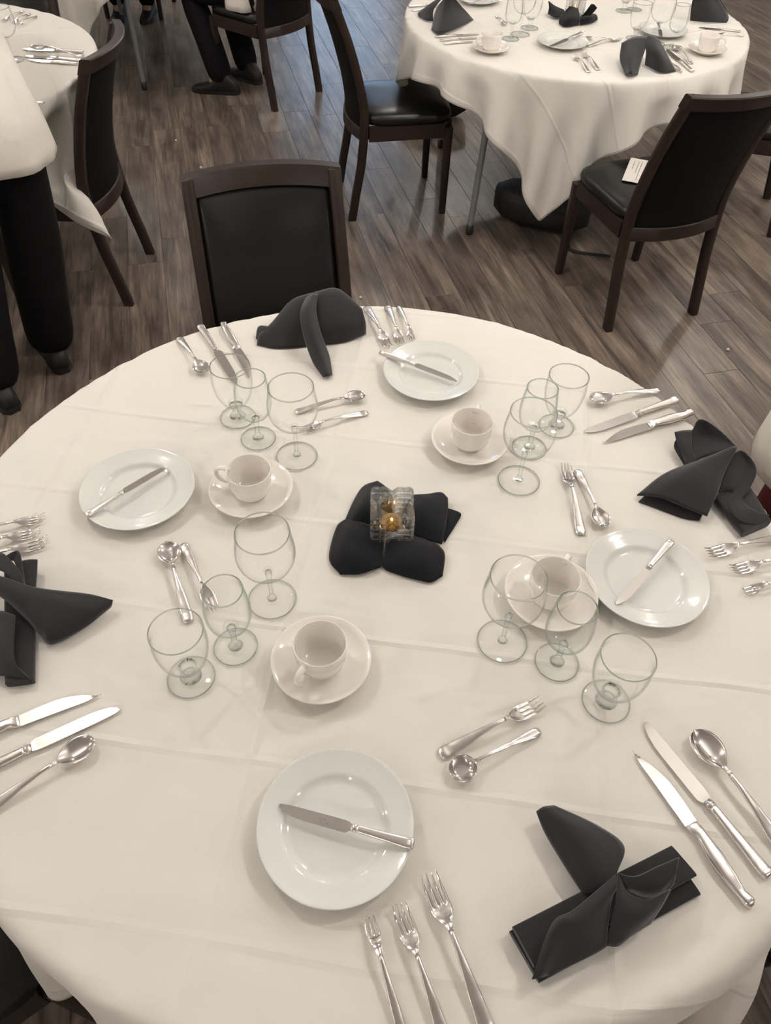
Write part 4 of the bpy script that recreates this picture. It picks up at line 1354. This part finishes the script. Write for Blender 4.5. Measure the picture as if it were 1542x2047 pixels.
candle_holder((p.x, p.y, TZ + 0.012), math.radians(10), 'crystal candle holder cut by the top edge on the upper right table', 1.0)

# ------------------------------------------------------------------ table at the upper left
V3 = 'on the upper left table'
flatware('dinner_fork', (46, 21), (5, 42), 'uppermost of three forks at the far rim ' + V3, 'forks')
flatware('dinner_fork', (59, 26), (24, 47), 'middle of three forks at the far rim ' + V3, 'forks')
flatware('cocktail_fork', (73, 31), (36, 53), 'rightmost of three forks at the far rim ' + V3, 'forks')
flatware('dinner_knife', (166, 103), (43, 97), 'uppermost knife beside the chair back ' + V3, 'dinner knives')
flatware('dinner_spoon', (167, 112), (64, 97), 'spoon lying over the knives beside the chair back ' + V3, 'spoons', z=TZ + 0.0085)
flatware('dinner_knife', (169, 120), (46, 111), 'middle knife beside the chair back ' + V3, 'dinner knives')
flatware('steak_knife', (155, 128), (48, 118), 'lowest knife beside the chair back ' + V3, 'steak knives')
flatware('dinner_fork', (88, 204), (-10, 196), 'handle showing past the white shirt ' + V3, 'forks', length=0.176)
glass('wine_glass', 27, 121, 'large wine glass beside the white shirt ' + V3)


# ------------------------------------------------------------------ people
def skin_mesh(name, verts, edges, mat, parent, sub=2, rootv=0):
    """verts: list of (point, rx, ry)"""
    o0 = Vector(parent.location)
    me = bpy.data.meshes.new(name)
    me.from_pydata([tuple(Vector(v[0]) - o0) for v in verts], edges, [])
    bm = bmesh.new(); bm.from_mesh(me)
    ly = bm.verts.layers.skin.verify()
    bm.verts.ensure_lookup_table()
    for i, v in enumerate(verts):
        bm.verts[i][ly].radius = (v[1], v[2])
        bm.verts[i][ly].use_root = (i == rootv)
    bm.to_mesh(me); bm.free()
    o = link(name, me, mat, parent)
    sk = o.modifiers.new('skin', 'SKIN'); sk.use_smooth_shade = True
    ss = o.modifiers.new('smooth', 'SUBSURF'); ss.levels = sub; ss.render_levels = sub
    return o


def body_mesh(J, parent, fwd):
    f = Vector((fwd[0], fwd[1], 0)).normalized(); lat = Vector((f.y, -f.x, 0))
    V, E = [], []

    def add(p, r, r2=None, par=None):
        V.append((Vector(p), r, r2 or r))
        if par is not None: E.append((par, len(V) - 1))
        return len(V) - 1
    hip, ch, nk, hd = J['hips'], J['chest'], J['neck'], J['head']
    b0 = add(hip, 0.13, 0.11)
    b1 = add(hip.lerp(ch, 0.5), 0.12, 0.10, b0)
    b2 = add(ch, 0.135, 0.105, b1)
    b3 = add(nk, 0.052, 0.052, b2)
    up = (hd - nk).normalized()
    b4 = add(nk + up * 0.07 + f * 0.01, 0.060, 0.062, b3)
    b5 = add(hd + f * 0.015, 0.074, 0.088, b4)
    b6 = add(hd + up * 0.075, 0.066, 0.082, b5)
    b7 = add(hd + up * 0.12, 0.035, 0.045, b6)
    add(hd + f * 0.112 - up * 0.005, 0.011, 0.014, b5)                       # nose
    for s_ in (-1, 1):
        add(hd + lat * (s_ * 0.084), 0.008, 0.018, b5)                        # ears
        S_ = 'r' if s_ > 0 else 'l'
        sh = add(J['sh_' + S_], 0.062, 0.06, b2)
        el = add(J['el_' + S_], 0.044, 0.044, sh)
        wr = add(J['wr_' + S_], 0.027, 0.030, el)
        d = (J['wr_' + S_] - J['el_' + S_]).normalized()
        side = d.cross(Vector((0, 0, 1)))
        if side.length < 0.1: side = lat.copy()
        side.normalize()
        dn = side.cross(d).normalized()
        pm = add(J['wr_' + S_] + d * 0.055, 0.034, 0.016, wr)
        for k, ln in enumerate((0.060, 0.072, 0.076, 0.070, 0.056)):
            if k == 0:
                t0 = add(J['wr_' + S_] + d * 0.035 + side * 0.034, 0.011, 0.011, wr)
                add(J['wr_' + S_] + d * 0.075 + side * 0.055, 0.009, 0.009, t0)
            else:
                o_ = side * (0.032 - 0.0205 * (k - 1))
                a1 = add(J['wr_' + S_] + d * 0.088 + o_, 0.0095, 0.0095, pm)
                a2 = add(J['wr_' + S_] + d * (0.088 + ln * 0.55) + o_ - dn * 0.006, 0.0085, 0.0085, a1)
                add(J['wr_' + S_] + d * (0.088 + ln * 0.9) + o_ - dn * 0.022, 0.0075, 0.0075, a2)
        h = add(J['hip_' + S_], 0.085, 0.085, b0)
        k_ = add(J['kn_' + S_], 0.058, 0.058, h)
        cf = add(J['kn_' + S_].lerp(J['an_' + S_], 0.35), 0.052, 0.052, k_)
        an = add(J['an_' + S_], 0.036, 0.036, cf)
        add(J['an_' + S_] + Vector((0, 0, -0.045)) + J['toe_' + S_].normalized() * 0.09, 0.034, 0.022, an)
    return skin_mesh('body', V, E, 'skin', parent)


def shoe(ank, d, parent, mat='black_shoe', L=0.27):
    d = Vector((d[0], d[1], 0)).normalized(); u = Vector((d.y, -d.x, 0))
    o0 = Vector(parent.location)
    base = Vector((ank.x, ank.y, 0)) - o0 - d * 0.07
    rings = []
    for t_, w, h in ((-0.02, 0.020, 0.060), (0.0, 0.034, 0.075), (0.05, 0.040, 0.125), (0.10, 0.040, 0.110), (0.15, 0.043, 0.056), (0.20, 0.047, 0.044), (0.245, 0.040, 0.036), (0.268, 0.022, 0.026)):
        c0 = base + d * (t_ * L / 0.27)
        rg = []
        for k in range(14):
            a = 2 * math.pi * k / 14
            ca, sa = math.cos(a), math.sin(a)
            z = 0.003 + h / 2 + (h / 2) * math.copysign(abs(sa) ** 0.7, sa)
            rg.append(c0 + u * (w * math.copysign(abs(ca) ** 0.7, ca)) + Vector((0, 0, z)))
        rings.append(rg)
    sh = link('shoe', M('shoe', loft(rings)), mat, parent)
    # sole
    rings = []
    for t_, w in ((-0.024, 0.018), (0.0, 0.036), (0.05, 0.039), (0.10, 0.038), (0.15, 0.045), (0.20, 0.049), (0.248, 0.042), (0.274, 0.020)):
        c0 = base + d * (t_ * L / 0.27)
        rings.append([c0 - u * w + Vector((0, 0, .001)), c0 + u * w + Vector((0, 0, .001)), c0 + u * w + Vector((0, 0, .022)), c0 - u * w + Vector((0, 0, .022))])
    so = link('sole', M('sole', loft(rings)), 'black_plastic', sh); autosmooth(so)
    return sh


def trousers(J, parent, mat='black_trousers', rk=0.082, ra=0.072, low=0.03, hipr=0.14):
    V = [(J['hips'] + Vector((0, 0, 0.02)), hipr, hipr * 0.9)]; E = []
    for S_ in 'lr':
        a = len(V)
        V.append((J['hip_' + S_], 0.094, 0.094)); E.append((0, a))
        V.append((J['hip_' + S_].lerp(J['kn_' + S_], .5), 0.092, 0.092)); E.append((a, a + 1))
        V.append((J['kn_' + S_], rk, rk)); E.append((a + 1, a + 2))
        V.append((J['kn_' + S_].lerp(J['an_' + S_], .5), (rk + ra) / 2, (rk + ra) / 2)); E.append((a + 2, a + 3))
        V.append((J['an_' + S_] + Vector((0, 0, low)), ra, ra)); E.append((a + 3, a + 4))
    return skin_mesh('trousers', V, E, mat, parent)


def shirt(spec, lat, parent, mat='white_shirt', sleeves=(), name='shirt', ripple=0.03, seed=0, band_=True):
    """spec: list of (centre, half width, half depth, depth axis)"""
    o0 = Vector(parent.location)
    n = 40
    rings = []
    rr = random.Random(seed)
    ph = [rr.random() * 6.28 for _ in range(4)]
    pts = []
    m = len(spec)
    C = spline([q[0] for q in spec], (m - 1) * 5 + 1)
    A = spline([Vector((q[1], q[2], 0)) for q in spec], (m - 1) * 5 + 1)
    D = spline([Vector(q[3]) for q in spec], (m - 1) * 5 + 1)
    for i, c_ in enumerate(C):
        f_ = i / (len(C) - 1)
        rg = []
        for k in range(n):
            t_ = 2 * math.pi * k / n
            w = 1 + ripple * (1 - f_ * 0.6) * (math.sin(5 * t_ + ph[0] + 2 * f_) + 0.6 * math.sin(9 * t_ + ph[1] - 3 * f_))
            ct, st = math.cos(t_), math.sin(t_)
            rg.append(c_ - o0 + Vector(lat) * (A[i].x * w * math.copysign(abs(ct) ** 0.85, ct)) + D[i].normalized() * (A[i].y * w * math.copysign(abs(st) ** 0.85, st)))
        rings.append(rg)
    o = link(name, M(name, loft(rings, cap=False)), mat, parent)
    so = o.modifiers.new('thickness', 'SOLIDIFY'); so.thickness = 0.003; so.offset = 0
    for S_ in sleeves:
        sl = link('sleeve', M('sleeve', tube([q - o0 for q, _ in S_], [w for _, w in S_], 18, cap=False)), mat, parent)
        so = sl.modifiers.new('thickness', 'SOLIDIFY'); so.thickness = 0.003; so.offset = 0
    return o


def head_details(J, parent, fwd, hairmat='hair'):
    f = Vector((fwd[0], fwd[1], 0)).normalized(); lat = Vector((f.y, -f.x, 0))
    o0 = Vector(parent.location)
    hd = J['head']
    up = Vector((0, 0, 1))
    rings = []
    for z_, k in ((-0.07, 0.86), (-0.02, 1.02), (0.04, 1.08), (0.09, 0.98), (0.125, 0.66), (0.142, 0.20)):
        rings.append(ring(hd - o0 + up * z_ - f * (0.018 if z_ < 0.03 else 0.004), lat, f, 0.082 * k, (0.088 if z_ > 0.03 else 0.074) * k, 20))
    link('hair', M('hair', loft(rings)), hairmat, parent)
    for s_ in (-1, 1):
        e = link('eye', M('eye', lathe([(0, -0.011), (0.008, -0.008), (0.011, 0), (0.008, 0.008), (0, 0.011)], 12)), 'eye', parent)
        e.location = hd - o0 + f * 0.092 + lat * (s_ * 0.032) + up * 0.012
    mo = link('mouth', M('mouth', tube([hd - o0 + f * 0.088 - lat * 0.024 - up * 0.052, hd - o0 + f * 0.098 - up * 0.053, hd - o0 + f * 0.088 + lat * 0.024 - up * 0.052], [0.003, 0.006, 0.003], 8)), 'maroon', parent)


def v(*a): return Vector(a)


# person standing at the left, leaning over the upper left table
f1 = v(-0.58, 0.81, 0); l1 = v(0.81, 0.58, 0)
r = root('person', 'person in white untucked shirt and black trousers bending over the upper left table', 'person', (-1.25, 2.24, 0))
J = dict(hips=v(-1.24, 2.27, 0.93), chest=v(-1.43, 2.56, 1.22), neck=v(-1.55, 2.74, 1.42), head=v(-1.66, 2.88, 1.50),
         hip_r=v(-1.155, 2.30, 0.86), kn_r=v(-1.205, 2.31, 0.50), an_r=v(-1.265, 2.285, 0.10), toe_r=f1,
         hip_l=v(-1.31, 2.20, 0.86), kn_l=v(-1.35, 2.15, 0.50), an_l=v(-1.385, 2.045, 0.10), toe_l=v(-0.75, 0.66, 0),
         sh_r=v(-1.37, 2.78, 1.35), el_r=v(-1.50, 2.98, 1.12), wr_r=v(-1.66, 3.05, 0.90), sh_l=v(-1.62, 2.58, 1.35), el_l=v(-1.84, 2.68, 1.14), wr_l=v(-1.98, 2.84, 0.92))
body_mesh(J, r, f1); trousers(J, r, rk=0.098, ra=0.090, low=-0.055, hipr=0.10); shoe(J['an_r'], J['toe_r'], r); shoe(J['an_l'], J['toe_l'], r)
dv = lambda k: v(f1.x, f1.y, -k)
shirt([(v(-1.215, 2.255, 0.765), 0.182, 0.165, dv(0.05)), (v(-1.235, 2.28, 0.88), 0.176, 0.165, dv(0.25)), (v(-1.31, 2.37, 1.03), 0.170, 0.150, dv(0.5)), (v(-1.41, 2.52, 1.20), 0.185, 0.14, dv(0.9)), (v(-1.48, 2.64, 1.32), 0.195, 0.11, dv(1.0)), (v(-1.54, 2.72, 1.40), 0.085, 0.08, dv(1.0))], l1, r,
      sleeves=([(v(-1.40, 2.74, 1.36), 0.075), (v(-1.44, 2.88, 1.24), 0.070), (v(-1.50, 2.97, 1.13), 0.062), (v(-1.60, 3.03, 1.00), 0.052)], [(v(-1.58, 2.60, 1.36), 0.075), (v(-1.72, 2.62, 1.26), 0.070), (v(-1.83, 2.68, 1.15), 0.062), (v(-1.91, 2.76, 1.04), 0.052)]), seed=4, ripple=0.042)
head_details(J, r, f1)

# seated person at the far table
fE = v(-0.815, 0.579, 0); lE = v(0.579, 0.815, 0)
r = root('person', 'seated person in black trousers and shoes with white shirt, seen below the shoulders', 'person', (-0.85, 5.03, 0))
hipc = v(-0.81, 4.98, 0.575)
J = dict(hips=hipc, chest=hipc + fE * 0.06 + v(0, 0, 0.42), neck=hipc + fE * 0.10 + v(0, 0, 0.64), head=hipc + fE * 0.14 + v(0, 0, 0.78),
         hip_r=hipc + lE * 0.10 + fE * 0.04, kn_r=v(-1.10, 5.36, 0.50), an_r=v(-0.95, 5.17, 0.10), toe_r=fE,
         hip_l=hipc - lE * 0.10 + fE * 0.04, kn_l=v(-1.235, 5.08, 0.50), an_l=v(-1.075, 4.965, 0.10), toe_l=v(-0.98, 0.10, 0),
         sh_r=hipc + lE * 0.19 + v(0, 0, 0.56), el_r=hipc + lE * 0.24 + fE * 0.14 + v(0, 0, 0.32), wr_r=hipc + lE * 0.18 + fE * 0.38 + v(0, 0, 0.22), sh_l=hipc - lE * 0.19 + v(0, 0, 0.56), el_l=hipc - lE * 0.24 + fE * 0.14 + v(0, 0, 0.32), wr_l=hipc - lE * 0.18 + fE * 0.38 + v(0, 0, 0.22))
body_mesh(J, r, fE); trousers(J, r, rk=0.080, ra=0.078, low=-0.060); shoe(J['an_r'], J['toe_r'], r); shoe(J['an_l'], J['toe_l'], r)
up0 = v(fE.x, fE.y, 0)


def sit_shirt(hc, f_, l_, r_, seed):
    d_ = v(f_.x, f_.y, 0)
    sl = []
    for s_ in (-1, 1):
        sl.append([(hc + l_ * (s_ * 0.17) + v(0, 0, 0.57), 0.075), (hc + l_ * (s_ * 0.22) + f_ * 0.07 + v(0, 0, 0.44), 0.068), (hc + l_ * (s_ * 0.24) + f_ * 0.14 + v(0, 0, 0.33), 0.060), (hc + l_ * (s_ * 0.21) + f_ * 0.26 + v(0, 0, 0.27), 0.052)])
    return shirt([(hc + v(0, 0, -0.10) + f_ * 0.02, 0.215, 0.120, d_), (hc + v(0, 0, 0.06) + f_ * 0.02, 0.195, 0.125, d_), (hc + f_ * 0.03 + v(0, 0, 0.25), 0.170, 0.140, d_), (hc + f_ * 0.06 + v(0, 0, 0.42), 0.185, 0.135, d_), (hc + f_ * 0.08 + v(0, 0, 0.57), 0.180, 0.105, d_), (hc + f_ * 0.10 + v(0, 0, 0.63), 0.080, 0.075, d_)], l_, r_, sleeves=sl, seed=seed)


sit_shirt(hipc, fE, lE, r, 8)
head_details(J, r, fE)

# seated person behind the far table, one shoe in view
fG = v(0.02, -1, 0); lG = v(-1, -0.02, 0)
r = root('person', 'person seated behind the far table, only one black shoe in view', 'person', (-1.97, 6.50, 0))
hipc = v(-1.97, 6.52, 0.585)
J = dict(hips=hipc, chest=hipc + fG * 0.04 + v(0, 0, 0.42), neck=hipc + fG * 0.06 + v(0, 0, 0.64), head=hipc + fG * 0.09 + v(0, 0, 0.78),
         hip_r=hipc + lG * 0.10, kn_r=v(-2.12, 6.12, 0.50), an_r=v(-2.06, 6.34, 0.10), toe_r=fG, hip_l=hipc - lG * 0.10, kn_l=v(-1.87, 6.12, 0.50), an_l=v(-1.86, 6.38, 0.10), toe_l=fG,
         sh_r=hipc + lG * 0.19 + v(0, 0, 0.56), el_r=hipc + lG * 0.24 + fG * 0.10 + v(0, 0, 0.34), wr_r=hipc + lG * 0.18 + fG * 0.24 + v(0, 0, 0.26), sh_l=hipc - lG * 0.19 + v(0, 0, 0.56), el_l=hipc - lG * 0.24 + fG * 0.10 + v(0, 0, 0.34), wr_l=hipc - lG * 0.18 + fG * 0.24 + v(0, 0, 0.26))
body_mesh(J, r, fG); trousers(J, r, rk=0.074, ra=0.062, low=-0.03); shoe(J['an_r'], J['toe_r'], r); shoe(J['an_l'], J['toe_l'], r)
sit_shirt(hipc, fG, lG, r, 9)
head_details(J, r, fG)

# person standing at the right edge
fR = v(-0.92, -0.39, 0); lR = v(-0.39, 0.92, 0)
hc = v(1.105, 1.27, 0.93)
r = root('person', 'person at the right picture edge in white jacket over dark red clothes', 'person', (1.105, 1.27, 0))
J = dict(hips=hc, chest=hc + v(0, 0, 0.34) + fR * 0.02, neck=hc + v(0, 0, 0.56), head=hc + v(0, 0, 0.70) + fR * 0.03,
         hip_r=hc + lR * 0.09 - v(0, 0, 0.05), kn_r=hc + lR * 0.10 + v(0, 0, -0.44), an_r=hc + lR * 0.11 + v(0, 0, -0.83), toe_r=fR, hip_l=hc - lR * 0.09 - v(0, 0, 0.05), kn_l=hc - lR * 0.10 + v(0, 0, -0.44), an_l=hc - lR * 0.11 + v(0, 0, -0.83), toe_l=fR,
         sh_r=hc + lR * 0.19 + v(0, 0, 0.48), el_r=hc + lR * 0.24 - fR * 0.16 + v(0, 0, 0.22), wr_r=hc + lR * 0.08 - fR * 0.24 + v(0, 0, 0.06), sh_l=hc - lR * 0.19 + v(0, 0, 0.48), el_l=hc - lR * 0.24 - fR * 0.16 + v(0, 0, 0.22), wr_l=hc - lR * 0.08 - fR * 0.24 + v(0, 0, 0.10))
body_mesh(J, r, fR); trousers(J, r, 'maroon'); shoe(J['an_r'], J['toe_r'], r); shoe(J['an_l'], J['toe_l'], r)
d_ = v(fR.x, fR.y, 0)
shirt([(hc + v(0, 0, -0.42), 0.240, 0.195, d_), (hc + v(0, 0, -0.16), 0.220, 0.182, d_), (hc + v(0, 0, 0.02), 0.195, 0.160, d_), (hc + v(0, 0, 0.16), 0.175, 0.145, d_), (hc + v(0, 0, 0.34), 0.190, 0.140, d_), (hc + v(0, 0, 0.49), 0.180, 0.105, d_), (hc + v(0, 0, 0.55), 0.080, 0.075, d_)], lR, r, name='jacket', seed=12, ripple=0.02,
      sleeves=([(hc + lR * 0.17 + v(0, 0, 0.49), 0.075), (hc + lR * 0.22 + v(0, 0, 0.34), 0.068), (hc + lR * 0.24 - fR * 0.15 + v(0, 0, 0.22), 0.060), (hc + lR * 0.13 - fR * 0.22 + v(0, 0, 0.10), 0.048)], [(hc - lR * 0.17 + v(0, 0, 0.49), 0.075), (hc - lR * 0.22 + v(0, 0, 0.34), 0.068), (hc - lR * 0.24 - fR * 0.15 + v(0, 0, 0.22), 0.060), (hc - lR * 0.13 - fR * 0.22 + v(0, 0, 0.10), 0.048)]))
head_details(J, r, fR)


# ------------------------------------------------------------------ bags, card, crumbs
def soft_bag(loc, rz, sx, sy, sz, label, strap):
    r = root('shoulder_bag', label, 'bag', loc, rz, 'black bags under the table')
    rings = []
    rr = random.Random(int(sx * 1000))
    for i in range(9):
        t_ = i / 8
        k = (1 - abs(2 * t_ - 1) ** 3.5) ** 0.5 if 0 < t_ < 1 else 0.25
        rg = []
        for q in range(18):
            a = 2 * math.pi * q / 18
            ca, sa = math.cos(a), math.sin(a)
            w = 1 + 0.05 * math.sin(3 * a + 5 * t_)
            rg.append((-sx / 2 + sx * t_, sy / 2 * k * w * math.copysign(abs(ca) ** 0.75, ca), sz / 2 + 0.003 + sz / 2 * (0.55 + 0.45 * k) * math.copysign(abs(sa) ** 0.75, sa) * (w if sa > 0 else 1)))
        rings.append(rg)
    link('bag_body', M('bag_body', loft(rings)), 'bag_fabric', r)
    zp = [(-sx * 0.40, -sy * 0.40, sz * 0.72), (-sx * 0.1, -sy * 0.46, sz * 0.74), (sx * 0.2, -sy * 0.46, sz * 0.73), (sx * 0.42, -sy * 0.38, sz * 0.70)]
    link('zip', M('zip', tube(spline(zp, 12), 0.004, 8)), 'black_plastic', r)
    if strap: link('strap', M('strap', tube(spline(strap, 26), 0.011, 8, flat=0.28)), 'bag_fabric', r)
    return r


p = at(1085, 430, 0.06)
bg = soft_bag((p.x, p.y + 0.05, 0), math.radians(-22), 0.46, 0.26, 0.17, 'black shoulder bag on the floor under the hanging cloth point', None)
loc = Vector(bg.location); rot = Matrix.Rotation(math.radians(22), 3, 'Z')
sp = []
for px, py, z in ((1150, 440, 0.05), (1140, 470, 0.02), (1135, 492, 0.007), (1150, 502, 0.007), (1185, 508, 0.007), (1221, 512, 0.007)):
    sp.append(rot @ (at(px, py, z) - loc))
link('strap', M('strap', tube(spline(sp, 30), 0.011, 8, flat=0.30)), 'bag_fabric', bg)
p = at(868, 182, 0.12)
soft_bag((p.x, p.y, 0), math.radians(-28), 0.42, 0.24, 0.30, 'black bag standing on the floor behind the sideways chair', None)

# printed card on the chair seat
q4 = [at(a, b, 0.489) for a, b in ((1258, 315), (1315, 323), (1297, 372), (1247, 360))]
cc = sum(q4, Vector()) / 4
r = root('printed_card', 'small white printed card lying on a black chair seat', 'card', cc)
ex = ((q4[1] - q4[0]) + (q4[2] - q4[3])) / 2; ey = ((q4[3] - q4[0]) + (q4[2] - q4[1])) / 2
W_, H_ = ex.length * 0.98, ey.length * 0.98
ang = math.atan2(ex.y, ex.x)
r.rotation_euler = (0, 0, ang)
link('sheet', box_mesh('sheet', W_, H_, 0.0012), 'paper', r, smooth=False)
for x, y0, y1 in ((-0.30, -0.40, -0.05), (-0.14, -0.40, 0.10), (-0.02, -0.40, 0.40), (0.16, -0.42, -0.10), (0.22, -0.42, -0.02), (0.28, -0.42, 0.06), (0.34, -0.42, -0.06)):
    ln = link('text_line', box_mesh('text_line', W_ * 0.016, H_ * (y1 - y0), 0.0004), 'ink', r, smooth=False)
    ln.location = (x * W_, -(y0 + y1) / 2 * H_ * 0.9, 0.0008)
# maker's stamp on the closest butter knife
bl = [o_ for o_ in PROTO['butter_knife'].children if o_.name.startswith('blade')][0]
bl.data = bl.data.copy()
for y_, x_, ly, lx in ((0.150, 0.001, 0.026, 0.0016), (0.150, -0.0024, 0.022, 0.0006), (0.158, -0.0042, 0.003, 0.0012), (0.149, -0.0044, 0.003, 0.0012)):
    en = link('engraved_mark', box_mesh('engraved_mark', lx, ly, 0.00016), 'engraving', bl, smooth=False)
    en.location = (x_, y_, 0.00405)
# crumbs
cr = M('crumb', lathe([(0, 0), (0.006, 0.001), (0.007, 0.004), (0.004, 0.008), (0, 0.009)], 8)); cr.materials.append(MATS['crumb'])
for px, py, lab in ((721, 596, 'tiny pale crumb on the floor just beyond the nearest table edge'), (352, 282, 'tiny pale crumb on the floor left of centre at the top'), (402, 336, 'tiny pale crumb on the floor above the empty chair back'), (1455, 700, 'tiny pale crumb on the floor at the right')):
    o = link('crumb', cr, None); o.location = at(px, py, 0.0) + Vector((0, 0, 0.0002)); tag(o, lab, 'crumb', 'crumbs on the floor')
